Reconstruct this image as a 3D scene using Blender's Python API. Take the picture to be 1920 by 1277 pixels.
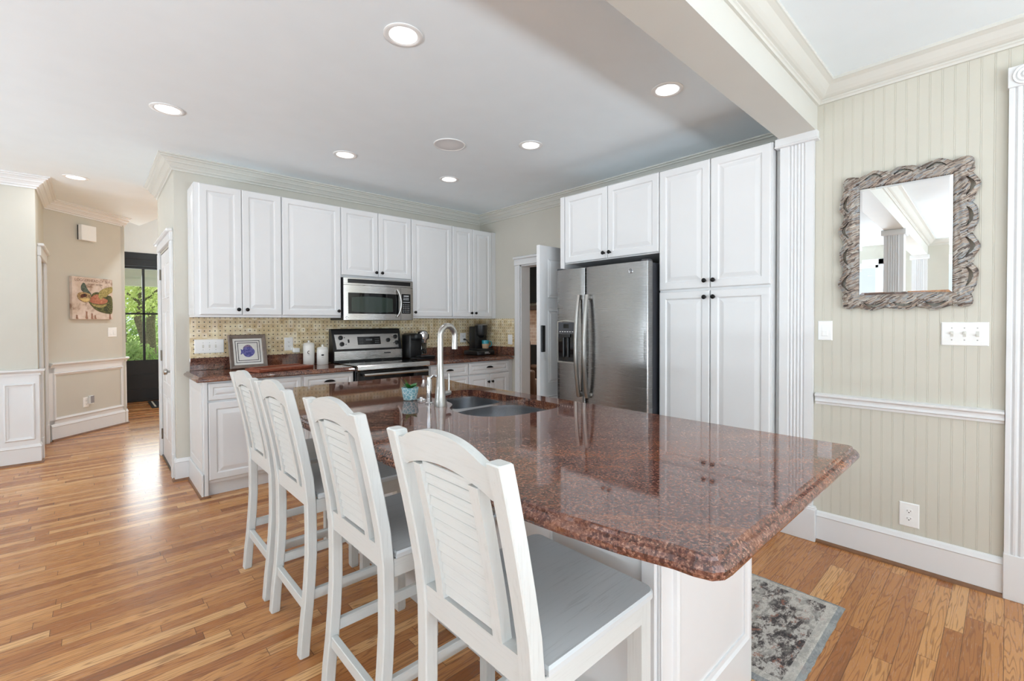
import bpy, bmesh, math, random
from mathutils import Vector, Matrix
random.seed(7)
PI = math.pi
S = bpy.context.scene
COL = S.collection
for _o in list(bpy.data.objects):
    bpy.data.objects.remove(_o, do_unlink=True)

# ------------------------------------------------------------------ camera
CAM_H = 1.316
def _cam():
    yaw, pitch, roll, f, cx, cy = .8173, -.0136, -.0028, 856.4, 976.1, 616.7
    fw = Vector((math.cos(pitch) * math.cos(yaw), math.cos(pitch) * math.sin(yaw), math.sin(pitch)))
    r = Vector((math.sin(yaw), -math.cos(yaw), 0)); u = r.cross(fw)
    r2 = math.cos(roll) * r + math.sin(roll) * u
    u2 = -math.sin(roll) * r + math.cos(roll) * u
    c = bpy.data.cameras.new('camera')
    c.sensor_width = 36.0; c.lens = f / 1920 * 36
    c.shift_x = (960 - cx) / 1920; c.shift_y = (cy - 638.5) / 1920
    c.clip_start = .02; c.clip_end = 200
    o = bpy.data.objects.new('camera', c); COL.objects.link(o)
    m = Matrix.Identity(4)
    for i in range(3):
        m[i][0], m[i][1], m[i][2] = r2[i], u2[i], -fw[i]
    m[2][3] = CAM_H
    o.matrix_world = m
    S.camera = o
_cam()

# ------------------------------------------------------------------ world, lights, exposure
S.view_settings.view_transform = 'Standard'
S.view_settings.look = 'None'
S.view_settings.exposure = 0.17
S.view_settings.gamma = 1.0
S.view_settings.use_curve_mapping = False
S.cycles.use_denoising = True
S.cycles.max_bounces = 8
S.cycles.diffuse_bounces = 5
S.cycles.glossy_bounces = 4
S.cycles.transmission_bounces = 4
S.cycles.transparent_max_bounces = 8
S.cycles.caustics_reflective = False
S.cycles.caustics_refractive = False
S.cycles.sample_clamp_indirect = 6

W = bpy.data.worlds.new('daylight'); S.world = W; W.use_nodes = True
W.node_tree.nodes['Background'].inputs[0].default_value = (.80, .90, 1.0, 1)
W.node_tree.nodes['Background'].inputs[1].default_value = 1.0

def area_light(name, loc, aim, sx, sy, power, color=(1, 1, 1)):
    l = bpy.data.lights.new(name, 'AREA'); l.shape = 'RECTANGLE'; l.size = sx; l.size_y = sy
    l.energy = power; l.color = color
    o = bpy.data.objects.new(name, l); COL.objects.link(o)
    o.location = loc; o.rotation_euler = Vector(aim).to_track_quat('-Z', 'Y').to_euler()
    return o
# daylight coming in at each window of the dining and living side (behind the camera), plus added uplights
WIN_S = [(-2.9, 1.5), (-.9, 1.5), (1.1, 1.5)]           # centre x, width on the wall y=-3.4
WIN_W = [(-1.0, 1.5), (2.2, 1.5), (4.6, 1.5)]           # centre y, width on the wall x=-4.1
S_IN, S_UP, W_IN, W_UP = 7, 132, 2, {-1.0: 10, 2.2: 150, 4.6: 100}                                          # straight in / added uplights that brighten the ceiling
DAY = (.79, .9, 1)
for _x, _w in WIN_S:
    area_light('window_daylight', (_x, -3.36, 1.42), (0, 1, 0), _w, 1.75, S_IN, DAY)
    area_light('window_ground_light', (_x, -3.30, .75), (0, .32, .95), _w, .5, S_UP, DAY)  # added light low at the window, aimed up to lift the ceiling
for _y, _w in WIN_W:
    area_light('window_daylight', (-4.06, _y, 1.42), (1, 0, 0), _w, 1.75, W_IN, DAY)
    area_light('window_ground_light', (-4.0, _y, .75), (.2, 0, .98), _w, .5, W_UP[_y], DAY)  # same added uplight on the side wall
area_light('door_daylight', (.72, 9.92, 1.5), (0, -.9, .5), .9, 1.5, 26, (.84, .93, 1))
_sun = bpy.data.lights.new('sun', 'SUN'); _sun.energy = 13.0; _sun.angle = .05; _sun.color = (1, .95, .85)
_so = bpy.data.objects.new('sun', _sun); COL.objects.link(_so)
_so.rotation_euler = Vector((-.25, -.45, -.9)).to_track_quat('-Z', 'Y').to_euler()

# ------------------------------------------------------------------ helpers: objects
def root_off(p):
    while p is not None and p.parent is not None: p = p.parent
    return p.location.copy() if p is not None else Vector((0, 0, 0))
def obj(name, bm, mat, parent=None, smooth=None, angle=40):
    bmesh.ops.recalc_face_normals(bm, faces=bm.faces[:])
    if parent is not None:
        off = root_off(parent)
        if off.length > 0: bmesh.ops.translate(bm, verts=bm.verts[:], vec=-off)
    me = bpy.data.meshes.new(name); bm.to_mesh(me); bm.free()
    mats = mat if isinstance(mat, (list, tuple)) else [mat]
    for m in mats: me.materials.append(m)
    if smooth:
        for p in me.polygons: p.use_smooth = True
        me.set_sharp_from_angle(angle=math.radians(angle))
    o = bpy.data.objects.new(name, me); COL.objects.link(o)
    if parent is not None: o.parent = parent
    return o
def thing(name, label, cat, loc=(0, 0, 0), group=None):
    o = bpy.data.objects.new(name, None); COL.objects.link(o)
    o.empty_display_size = .1; o.location = loc; o['label'] = label; o['category'] = cat
    if group: o['group'] = group
    return o
def tag(o, label, cat, group=None):
    o['label'] = label; o['category'] = cat
    if group: o['group'] = group
    return o
def struct(name, bm, mat, parent=None, label=None, cat=None, smooth=None):
    o = obj(name, bm, mat, parent, smooth)
    if parent is None:
        o['kind'] = 'structure'
        if label: o['label'] = label; o['category'] = cat or 'room'
    return o
def sthing(name, label, cat, loc):
    o = thing(name, label, cat, loc); o['kind'] = 'structure'; return o

# ------------------------------------------------------------------ helpers: shapes
def NB(): return bmesh.new()
def box(bm, x0, x1, y0, y1, z0, z1, bev=0, M=None, seg=1):
    b = bmesh.new() if (bev or M is not None) else bm
    vs = [b.verts.new((x, y, z)) for x in (x0, x1) for y in (y0, y1) for z in (z0, z1)]
    for f in ((0, 1, 3, 2), (4, 6, 7, 5), (0, 4, 5, 1), (2, 3, 7, 6), (0, 2, 6, 4), (1, 5, 7, 3)):
        b.faces.new([vs[i] for i in f])
    if b is not bm:
        if bev:
            bmesh.ops.bevel(b, geom=b.edges[:], offset=bev, segments=seg, affect='EDGES', profile=.5)
        if M is not None: bmesh.ops.transform(b, matrix=M, verts=b.verts[:])
        merge(bm, b)
    return bm
def merge(bm, b):
    me = bpy.data.meshes.new('t'); b.to_mesh(me); b.free(); bm.from_mesh(me); bpy.data.meshes.remove(me)
def frame(o, u, v, n):
    m = Matrix.Identity(4)
    for i in range(3):
        m[i][0], m[i][1], m[i][2], m[i][3] = u[i], v[i], n[i], o[i]
    return m
def loft(bm, loops, close0=True, close1=True, cyc=True):
    rows = [[bm.verts.new(p) for p in L] for L in loops]
    n = len(rows[0])
    for a, b in zip(rows, rows[1:]):
        for i in range(n if cyc else n - 1):
            j = (i + 1) % n
            bm.faces.new((a[i], a[j], b[j], b[i]))
    if close0: bm.faces.new(rows[0][::-1])
    if close1: bm.faces.new(rows[-1])
    return rows
def prism(bm, pts, z0, z1, M=None):
    b = bmesh.new()
    loft(b, [[(p[0], p[1], z0) for p in pts], [(p[0], p[1], z1) for p in pts]])
    if M is not None: bmesh.ops.transform(b, matrix=M, verts=b.verts[:])
    merge(bm, b); return bm
def rings(bm, M, w, h, prof, back=0.0):
    """slab w x h in local u,v with front profile rings (inset, depth); last ring is filled"""
    loops = [[(0, 0, back), (w, 0, back), (w, h, back), (0, h, back)]]
    for ins, d in prof:
        loops.append([(ins, ins, d), (w - ins, ins, d), (w - ins, h - ins, d), (ins, h - ins, d)])
    b = bmesh.new(); loft(b, loops)
    bmesh.ops.transform(b, matrix=M, verts=b.verts[:]); merge(bm, b); return bm
def lathe(bm, prof, M=None, n=24, cap=True):
    b = bmesh.new()
    loops = [[(r * math.cos(2 * PI * i / n), r * math.sin(2 * PI * i / n), z) for i in range(n)] for r, z in prof]
    loft(b, loops, cap, cap)
    if M is not None: bmesh.ops.transform(b, matrix=M, verts=b.verts[:])
    merge(bm, b); return bm
def tube(bm, pts, r, n=12, caps=True):
    pts = [Vector(p) for p in pts]
    rr = r if isinstance(r, (list, tuple)) else [r] * len(pts)
    t = (pts[1] - pts[0]).normalized()
    up = Vector((0, 0, 1)) if abs(t.z) < .9 else Vector((1, 0, 0))
    a = t.cross(up).normalized(); loops = []
    for i, p in enumerate(pts):
        if i == 0: d = pts[1] - pts[0]
        elif i == len(pts) - 1: d = pts[-1] - pts[-2]
        else: d = (pts[i + 1] - pts[i]).normalized() + (pts[i] - pts[i - 1]).normalized()
        d.normalize(); a = (a - d * a.dot(d)).normalized(); c = d.cross(a)
        loops.append([tuple(p + (a * math.cos(2 * PI * k / n) + c * math.sin(2 * PI * k / n)) * rr[i]) for k in range(n)])
    loft(bm, loops, caps, caps); return bm
def sweep(bm, prof, path, z, side=1, closed=False):
    """moulding: prof = (out, up) polygon, path = plan points; out is to the left (side=1) of travel"""
    P = [Vector((p[0], p[1])) for p in path]; n = len(P); loops = []
    def nrm(a, b):
        d = (b - a).normalized(); return Vector((-d.y, d.x)) * side
    for i in range(n):
        if closed or 0 < i < n - 1:
            n1, n2 = nrm(P[i - 1], P[i]), nrm(P[i], P[(i + 1) % n])
            m = (n1 + n2) / max(.2, 1 + n1.dot(n2))
        else:
            m = nrm(P[0], P[1]) if i == 0 else nrm(P[-2], P[-1])
        loops.append([(P[i].x + m.x * d, P[i].y + m.y * d, z + h) for d, h in prof])
    if closed: loops.append(loops[0])
    b = bmesh.new(); loft(b, loops, not closed, not closed)
    if closed: bmesh.ops.remove_doubles(b, verts=b.verts[:], dist=1e-6)
    merge(bm, b); return bm
def wall_holes(bm, M, w, h, t, holes):
    """flat wall in local u (0..w), v (0..h), thickness t behind, rectangular holes (u0,u1,v0,v1)"""
    us = sorted({0, w, *[a for q in holes for a in q[:2]]}); vs = sorted({0, h, *[a for q in holes for a in q[2:]]})
    b = bmesh.new()
    for i in range(len(us) - 1):
        for j in range(len(vs) - 1):
            cu, cv = (us[i] + us[i + 1]) / 2, (vs[j] + vs[j + 1]) / 2
            if any(q[0] < cu < q[1] and q[2] < cv < q[3] for q in holes): continue
            box(b, us[i], us[i + 1], vs[j], vs[j + 1], -t, 0)
    bmesh.ops.remove_doubles(b, verts=b.verts[:], dist=1e-6)
    seen = {}
    for f in b.faces[:]:
        k = tuple(sorted(v.index for v in f.verts)) if False else tuple(round(c, 4) for c in f.calc_center_median())
        seen.setdefault(k, []).append(f)
    kill = [f for L in seen.values() if len(L) > 1 for f in L]
    if kill: bmesh.ops.delete(b, geom=kill, context='FACES')
    bmesh.ops.transform(b, matrix=M, verts=b.verts[:]); merge(bm, b); return bm
def text_mesh(bm, s, M, size, depth=.0008, align='CENTER'):
    c = bpy.data.curves.new('t', 'FONT'); c.body = s; c.size = size; c.extrude = depth; c.align_x = align; c.align_y = 'CENTER'
    o = bpy.data.objects.new('t', c); COL.objects.link(o)
    dg = bpy.context.evaluated_depsgraph_get(); me = bpy.data.meshes.new_from_object(o.evaluated_get(dg))
    me.transform(M); bm.from_mesh(me)
    bpy.data.objects.remove(o); bpy.data.curves.remove(c); bpy.data.meshes.remove(me); return bm
def arc(cx, cy, r, a0, a1, n):
    return [(cx + r * math.cos(math.radians(a0 + (a1 - a0) * i / n)), cy + r * math.sin(math.radians(a0 + (a1 - a0) * i / n))) for i in range(n + 1)]
X, Y, Z = Vector((1, 0, 0)), Vector((0, 1, 0)), Vector((0, 0, 1))

# ------------------------------------------------------------------ helpers: materials
class NT:
    def __init__(s, name):
        s.m = bpy.data.materials.new(name); s.m.use_nodes = True; s.t = s.m.node_tree; s.t.nodes.clear()
        s.out = s.n('ShaderNodeOutputMaterial'); s.b = s.n('ShaderNodeBsdfPrincipled')
        s.l(s.b.outputs[0], s.out.inputs[0])
    def n(s, k, **kw):
        q = s.t.nodes.new(k)
        for a, v in kw.items(): setattr(q, a, v)
        return q
    def l(s, a, b): s.t.links.new(a, b)
    def set(s, **kw):
        for k, v in kw.items():
            i = s.b.inputs[k.replace('_', ' ')]
            if hasattr(v, 'links'): s.l(v, i)
            else: i.default_value = (*v, 1) if isinstance(v, tuple) and len(v) == 3 else v
        return s
    def pos(s, scale=(1, 1, 1), rot=(0, 0, 0), loc=(0, 0, 0), kind='Object'):
        tc = s.n('ShaderNodeTexCoord'); mp = s.n('ShaderNodeMapping')
        mp.inputs['Scale'].default_value = scale; mp.inputs['Rotation'].default_value = rot; mp.inputs['Location'].default_value = loc
        if kind == 'World':
            g = s.n('ShaderNodeNewGeometry'); s.l(g.outputs['Position'], mp.inputs[0])
        else: s.l(tc.outputs[kind], mp.inputs[0])
        return mp.outputs[0]
    def noise(s, v, scale, detail=3, rough=.5, out='Fac', dist=0):
        q = s.n('ShaderNodeTexNoise'); s.l(v, q.inputs['Vector']); q.inputs['Scale'].default_value = scale
        q.inputs['Detail'].default_value = detail; q.inputs['Roughness'].default_value = rough; q.inputs['Distortion'].default_value = dist
        return q.outputs[out]
    def vor(s, v, scale, out='Distance', feature='F1', rnd=1.0):
        q = s.n('ShaderNodeTexVoronoi'); q.feature = feature; s.l(v, q.inputs['Vector']); q.inputs['Scale'].default_value = scale
        q.inputs['Randomness'].default_value = rnd
        return q.outputs[out]
    def ramp(s, f, stops, interp='LINEAR'):
        q = s.n('ShaderNodeValToRGB'); s.l(f, q.inputs[0]); e = q.color_ramp.elements; q.color_ramp.interpolation = interp
        while len(e) < len(stops): e.new(.5)
        for k, (p, c) in zip(e, stops):
            k.position = p; k.color = (*c, 1) if len(c) == 3 else c
        return q.outputs[0]
    def math(s, op, a, b=None, c=None, clamp=False):
        q = s.n('ShaderNodeMath', operation=op); q.use_clamp = clamp
        for i, v in enumerate((a, b, c)):
            if v is None: continue
            if hasattr(v, 'links'): s.l(v, q.inputs[i])
            else: q.inputs[i].default_value = v
        return q.outputs[0]
    def mix(s, f, a, b, mode='MIX'):
        q = s.n('ShaderNodeMix', data_type='RGBA', blend_type=mode)
        for i, v in ((0, f), (6, a), (7, b)):
            if hasattr(v, 'links'): s.l(v, q.inputs[i])
            else: q.inputs[i].default_value = (*v, 1) if isinstance(v, tuple) and len(v) == 3 else v
        return q.outputs[2]
    def bump(s, h, strength=.2, dist=.002):
        q = s.n('ShaderNodeBump'); s.l(h, q.inputs['Height']); q.inputs['Strength'].default_value = strength; q.inputs['Distance'].default_value = dist
        s.l(q.outputs[0], s.b.inputs['Normal']); return s
    def sep(s, v):
        q = s.n('ShaderNodeSeparateXYZ'); s.l(v, q.inputs[0]); return q.outputs
    def comb(s, x, y, z=0.0):
        q = s.n('ShaderNodeCombineXYZ')
        for i, v in enumerate((x, y, z)):
            if hasattr(v, 'links'): s.l(v, q.inputs[i])
            else: q.inputs[i].default_value = v
        return q.outputs[0]
    def white(s, v, out='Value'):
        q = s.n('ShaderNodeTexWhiteNoise'); s.l(v, q.inputs['Vector']); return q.outputs[out]
def lin(r, g, b):
    f = lambda c: (c / 255 / 12.92) if c / 255 <= .04045 else ((c / 255 + .055) / 1.055) ** 2.4
    return (f(r), f(g), f(b))
def simple(name, rgb, rough=.5, metal=0, var=.03, scale=6, **kw):
    t = NT(name); v = t.noise(t.pos(), scale, 3)
    c0 = tuple(max(0, c * (1 - var)) for c in rgb); c1 = tuple(min(1, c * (1 + var)) for c in rgb)
    t.set(Base_Color=t.ramp(v, [(.3, c0), (.7, c1)]), Roughness=rough, Metallic=metal, **kw)
    return t.m
def emit(name, rgb, strength):
    t = NT(name); t.set(Base_Color=rgb, Emission_Color=rgb, Emission_Strength=strength); return t.m

M_wall = simple('wall_paint', lin(202, 198, 187), .75, var=.012)
M_bead = simple('beadboard_paint', lin(202, 198, 185), .5, var=.012)
M_trim = simple('trim_paint', lin(226, 226, 226), .38, var=.01)
M_cream = simple('cream_trim_paint', lin(212, 210, 202), .45, var=.01)
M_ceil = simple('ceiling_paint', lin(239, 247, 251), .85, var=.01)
M_cab = simple('white_cabinet', lin(223, 223, 223), .35, var=.008)
M_plastic = simple('white_plastic', lin(240, 240, 238), .3, var=.01)
M_black = simple('black_plastic', lin(22, 22, 23), .35, var=.1)
M_glossblack = simple('black_glass', lin(12, 12, 13), .05, var=.05)
M_knob = simple('oil_bronze', lin(26, 23, 22), .35, .6, var=.1)
M_darkgrey = simple('dark_grey_enamel', lin(62, 63, 68), .45, var=.03)
M_chrome = simple('chrome', lin(225, 226, 228), .12, 1, var=.01)
M_nickel = simple('brushed_nickel', lin(178, 176, 172), .3, 1, var=.02)
M_mirror = simple('mirror_glass', (.80, .81, .81), .01, 1, var=0)
M_doorblack = simple('black_door_paint', lin(18, 18, 20), .35, var=.1)
M_ceramic = simple('white_ceramic', lin(240, 238, 232), .18, var=.01)
M_bronze = simple('hinge_metal', lin(120, 112, 100), .35, .9)
M_soil = simple('soil', lin(90, 66, 48), .9, var=.4, scale=200)
M_leaf = simple('succulent_leaf', lin(40, 110, 42), .4, var=.25, scale=40)
M_stem = simple('dark_stem', lin(38, 28, 26), .6, var=.1)
M_teal = simple('teal_glaze', lin(45, 150, 165), .25)
M_sand = simple('sand_glaze', lin(190, 160, 130), .35)
M_taupe = simple('taupe_wood', lin(122, 108, 98), .5, var=.12, scale=30)
M_mat_white = simple('mat_board', lin(236, 234, 228), .7)
M_ink = simple('black_ink', lin(30, 30, 34), .6)
M_winglass = None
def _glass(name, col=(1, 1, 1), rough=0.0):
    t = NT(name); t.t.nodes.remove(t.b)
    g = t.n('ShaderNodeBsdfGlossy'); g.inputs['Roughness'].default_value = rough
    tr = t.n('ShaderNodeBsdfTransparent'); tr.inputs[0].default_value = (*col, 1)
    fr = t.n('ShaderNodeFresnel'); fr.inputs[0].default_value = 1.45
    mx = t.n('ShaderNodeMixShader'); t.l(fr.outputs[0], mx.inputs[0]); t.l(tr.outputs[0], mx.inputs[1]); t.l(g.outputs[0], mx.inputs[2])
    t.l(mx.outputs[0], t.out.inputs[0]); return t.m
M_winglass = _glass('window_glass')
M_clear = _glass('clear_plastic', (.85, .87, .88))

def _steel(name, k0, k1):
    t = NT(name)
    v = t.noise(t.pos((1.2, 1.2, 70)), 5, 3, .6)
    w = t.noise(t.pos((1, 1, 1)), 2.2, 2)
    t.set(Base_Color=t.ramp(w, [(.3, k0), (.7, k1)]), Metallic=1.0, Roughness=t.ramp(v, [(.3, (.22,) * 3), (.7, (.29,) * 3)]))
    return t.m
M_steel = _steel('stainless_steel', lin(206, 204, 201), lin(220, 218, 215))
M_fridge = _steel('refrigerator_steel', lin(138, 137, 136), lin(152, 150, 149))
M_sink = simple('sink_steel', lin(184, 186, 190), .22, 1, var=.04, scale=20)

def _granite():
    t = NT('red_granite'); p = t.pos(kind='World')
    warp = t.n('ShaderNodeVectorMath', operation='ADD'); t.l(p, warp.inputs[0])
    wn = t.n('ShaderNodeTexNoise'); t.l(p, wn.inputs['Vector']); wn.inputs['Scale'].default_value = 60
    sc = t.n('ShaderNodeVectorMath', operation='SCALE'); t.l(wn.outputs['Color'], sc.inputs[0]); sc.inputs['Scale'].default_value = .006
    t.l(sc.outputs[0], warp.inputs[1]); q = warp.outputs[0]
    n1 = t.noise(q, 125, 4, .62); n2 = t.noise(t.pos((1, 1, 1), loc=(9, 4, 2), kind='World'), 170, 3, .6); n3 = t.noise(t.pos((1, 1, 1), loc=(2, 8, 5), kind='World'), 105, 4, .66)
    c = t.ramp(n1, [(.3, lin(62, 40, 36)), (.45, lin(110, 73, 60)), (.55, lin(134, 92, 76)), (.7, lin(168, 124, 104))])
    c = t.mix(t.ramp(n2, [(.56, (0, 0, 0)), (.62, (.85,) * 3)]), c, lin(186, 144, 122))
    c = t.mix(t.ramp(n3, [(.52, (0, 0, 0)), (.57, (.92,) * 3)]), c, lin(26, 19, 21))
    c = t.mix(t.ramp(t.sep(t.vor(q, 190, 'Color'))[0], [(.78, (0, 0, 0)), (.84, (.7,) * 3)]), c, lin(60, 36, 34))
    xyz = t.sep(p); du = t.math('SUBTRACT', xyz[0], xyz[1]); dv = t.math('ADD', xyz[0], xyz[1])
    flow = t.comb(t.math('MULTIPLY', du, .55), t.math('MULTIPLY', dv, 2.6), xyz[2])
    fl = t.noise(flow, 2.6, 7, .62, dist=.9)
    c = t.mix(t.ramp(fl, [(.49, (0, 0, 0)), (.6, (.7,) * 3)]), c, t.mix(.45, c, lin(188, 118, 70)))
    c = t.mix(t.ramp(fl, [(.3, (.7,) * 3), (.42, (0, 0, 0))]), c, t.mix(.5, c, lin(74, 46, 40)))
    fl2 = t.noise(t.comb(t.math('MULTIPLY', du, .8), t.math('MULTIPLY', dv, 3.2), 4.0), 2.9, 9, .7, dist=1.4)
    band = t.math('ABSOLUTE', t.math('SUBTRACT', fl2, .5)); msk = t.ramp(t.noise(p, 1.9, 2), [(.47, (0, 0, 0)), (.6, (1, 1, 1))])
    c = t.mix(t.math('MULTIPLY', t.ramp(band, [(.01, (.85,) * 3), (.045, (0, 0, 0))]), msk), c, lin(40, 28, 28))
    c = t.mix(t.ramp(t.noise(p, 1.1, 2), [(.38, (.4,) * 3), (.62, (0, 0, 0))]), c, lin(92, 48, 42))
    t.set(Base_Color=c, Roughness=.04, Specular_IOR_Level=.95)
    return t.m
M_granite = _granite()

def _floor():
    t = NT('oak_strip_floor'); p = t.pos(kind='World'); s = t.sep(p)
    W_, L_ = .0585, .70
    ry = t.math('DIVIDE', s[1], W_); row = t.math('FLOOR', ry); fy = t.math('FRACT', ry)
    off = t.math('MULTIPLY', t.white(t.comb(row, 3.7, 0)), 7.3)
    rx = t.math('ADD', t.math('DIVIDE', s[0], L_), off); cx = t.math('FLOOR', rx); fx = t.math('FRACT', rx)
    rnd = t.white(t.comb(row, cx, 1.3)); rnd2 = t.white(t.comb(row, cx, 8.1))
    gv = t.comb(t.math('ADD', t.math('MULTIPLY', s[0], 1.0), t.math('MULTIPLY', rnd, 31)), t.math('MULTIPLY', s[1], 13), t.math('MULTIPLY', rnd2, 17))
    wob = t.noise(gv, 1.7, 2, .5)
    rw = t.math('SINE', t.math('MULTIPLY', wob, 70))
    fine = t.noise(t.comb(t.math('MULTIPLY', s[0], 5), t.math('MULTIPLY', s[1], 120), rnd), 3, 4, .65)
    tone = t.ramp(rnd, [(0, lin(142, 86, 46)), (.12, lin(168, 108, 62)), (.5, lin(190, 130, 78)), (.82, lin(206, 148, 92)), (1, lin(222, 172, 118))])
    c = t.mix(t.math('MULTIPLY', t.ramp(rw, [(.3, (0, 0, 0)), (1, (1, 1, 1))]), .6), tone, lin(124, 76, 44))
    c = t.mix(t.ramp(fine, [(.5, (0, 0, 0)), (.75, (.45,) * 3)]), c, lin(112, 66, 38))
    knots = t.noise(gv, .9, 2, .5)
    c = t.mix(t.ramp(knots, [(.66, (0, 0, 0)), (.8, (.6,) * 3)]), c, lin(86, 50, 32))
    gy = t.math('MINIMUM', fy, t.math('SUBTRACT', 1.0, fy)); gx = t.math('MINIMUM', fx, t.math('SUBTRACT', 1.0, fx))
    gap = t.math('MAXIMUM', t.math('LESS_THAN', gy, .018), t.math('LESS_THAN', gx, .0016))
    c = t.mix(t.math('MULTIPLY', gap, .75), c, lin(60, 34, 20))
    t.set(Base_Color=c, Roughness=t.ramp(fine, [(.3, (.2,) * 3), (.8, (.32,) * 3)]), Specular_IOR_Level=.45)
    t.bump(gap, -.25, .001)
    return t.m
M_floor = _floor()
M_shoe = simple('oak_shoe_mould', lin(122, 84, 56), .35, var=.15, scale=25)
M_darkwood_gap_shade = simple('dark_threshold', lin(74, 60, 50), .45, var=.2, scale=30)  # wood of mantel and chair legs; also the closet door's gap shade

def _tile():
    t = NT('basketweave_travertine'); p = t.pos(kind='World'); s = t.sep(p)
    q = .0385
    u = t.math('DIVIDE', t.math('ADD', s[0], s[1]), q); v = t.math('DIVIDE', s[2], q)
    fu, fv = t.math('FRACT', u), t.math('FRACT', v); iu, iv = t.math('FLOOR', u), t.math('FLOOR', v)
    du = t.math('ABSOLUTE', t.math('SUBTRACT', fu, .5)); dv = t.math('ABSOLUTE', t.math('SUBTRACT', fv, .5))
    dot = t.math('MULTIPLY', t.math('LESS_THAN', du, .12), t.math('LESS_THAN', dv, .12))
    par = t.math('MODULO', t.math('ADD', t.math('ADD', iu, iv), 200.0), 2.0)
    ln_v = t.math('LESS_THAN', t.math('ABSOLUTE', t.math('SUBTRACT', du, .13)), .022)
    ln_h = t.math('LESS_THAN', t.math('ABSOLUTE', t.math('SUBTRACT', dv, .13)), .022)
    edge = t.math('GREATER_THAN', t.math('MAXIMUM', du, dv), .475)
    line = t.math('MAXIMUM', t.math('MULTIPLY', ln_v, par), t.math('MULTIPLY', ln_h, t.math('SUBTRACT', 1.0, par)))
    line = t.math('MAXIMUM', line, t.math('MULTIPLY', edge, .5))
    rnd = t.white(t.comb(iu, iv, 2.2)); blot = t.noise(p, 14, 3)
    tone = t.ramp(rnd, [(0, lin(206, 184, 140)), (.4, lin(226, 210, 170)), (.75, lin(234, 220, 186)), (1, lin(242, 232, 208))])
    c = t.mix(t.ramp(blot, [(.4, (0, 0, 0)), (.75, (.55,) * 3)]), tone, lin(186, 146, 96))
    c = t.mix(t.math('MULTIPLY', line, .38), c, lin(160, 138, 104))
    c = t.mix(dot, c, lin(52, 42, 32))
    t.set(Base_Color=c, Roughness=.32); t.bump(t.math('MAXIMUM', line, dot), -.3, .001); return t.m
M_tile = _tile()

def _washed(name, a, b, k, axis=2, rough=.45):
    sc = [46, 46, 46]; sc[axis] = 2.2
    t = NT(name); g = t.noise(t.pos(tuple(sc)), 3.2, 5, .7); w = t.noise(t.pos((1, 1, 1)), 7, 2)
    f = t.math('MULTIPLY', t.ramp(g, [(.52, (0, 0, 0)), (.74, (1, 1, 1))]), t.math('MULTIPLY', t.ramp(w, [(.3, (.25,) * 3), (.7, (1, 1, 1))]), k))
    t.set(Base_Color=t.mix(f, a, b), Roughness=rough); t.bump(g, .05, .0006); return t.m
M_chair = _washed('whitewashed_wood', lin(205, 206, 203), lin(155, 153, 146), .4)
M_chair_h = _washed('whitewashed_wood_across', lin(205, 206, 203), lin(155, 153, 146), .4, 1)
M_chair_x = _washed('whitewashed_wood_deep', lin(205, 206, 203), lin(155, 153, 146), .4, 0)
M_seat = _washed('grey_washed_seat', lin(204, 207, 208), lin(150, 153, 154), .7, 0, .3)

def _drift():
    t = NT('driftwood_strips'); p = t.pos(); q = t.sep(p); nz = t.math('MULTIPLY', t.math('SUBTRACT', t.noise(p, 9, 3), .5), .06)
    al = t.math('SUBTRACT', t.math('MULTIPLY', q[2], .5), t.math('MULTIPLY', q[1], .87))
    ac = t.math('ADD', t.math('ADD', t.math('MULTIPLY', q[2], .87), t.math('MULTIPLY', q[1], .5)), nz)
    rr = t.math('MULTIPLY', ac, 210); row = t.math('FLOOR', rr); fr = t.math('FRACT', rr)
    seg = t.math('FLOOR', t.math('ADD', t.math('MULTIPLY', al, 34), t.math('MULTIPLY', t.white(t.comb(row, 1.0)), 9)))
    r = t.white(t.comb(row, seg, .5))
    c = t.ramp(r, [(0, lin(70, 62, 58)), (.22, lin(142, 124, 112)), (.45, lin(180, 164, 148)), (.62, lin(140, 146, 150)), (.8, lin(192, 184, 172)), (1, lin(112, 100, 92))])
    c = t.mix(t.math('MULTIPLY', t.math('LESS_THAN', fr, .2), .75), c, lin(58, 50, 48))
    t.set(Base_Color=c, Roughness=.7); t.bump(fr, .25, .001); return t.m
M_drift = _drift()

def _rug():
    t = NT('rug_pile'); p = t.pos(); s = t.sep(p)
    n1 = t.noise(t.pos((1, 1.9, 1)), 16, 7, .8, dist=.3); n2 = t.noise(t.pos((1, 1.4, 1), loc=(4, 2, 0)), 19, 4, .65); n3 = t.noise(p, 190, 2); n4 = t.noise(t.pos((1, 1.5, 1), loc=(1, 7, 0)), 6, 3, .6)
    c = t.ramp(n1, [(.38, lin(46, 42, 43)), (.46, lin(84, 76, 74)), (.51, lin(160, 150, 142)), (.56, lin(212, 206, 198)), (.64, lin(180, 172, 162)), (.7, lin(104, 96, 94))])
    c = t.mix(t.ramp(n4, [(.5, (0, 0, 0)), (.62, (.55,) * 3)]), c, lin(216, 210, 200))
    c = t.mix(t.ramp(n2, [(.6, (0, 0, 0)), (.66, (.7,) * 3)]), c, lin(166, 108, 86))
    ex = t.math('MINIMUM', s[0], t.math('SUBTRACT', .74, s[0])); ey = t.math('MINIMUM', s[1], t.math('SUBTRACT', 1.7, s[1])); e = t.math('MINIMUM', ex, ey)
    inb = t.math('MULTIPLY', t.math('GREATER_THAN', e, .022), t.math('LESS_THAN', e, .055))
    c = t.mix(t.math('MULTIPLY', inb, .6), c, lin(216, 210, 200))
    c = t.mix(t.math('MULTIPLY', t.math('LESS_THAN', e, .022), .75), c, lin(150, 154, 154))
    c = t.mix(t.math('MULTIPLY', n3, .35), c, lin(70, 66, 66))
    t.set(Base_Color=c, Roughness=.95); t.bump(n3, .6, .006); return t.m
M_rug = _rug()

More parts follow.
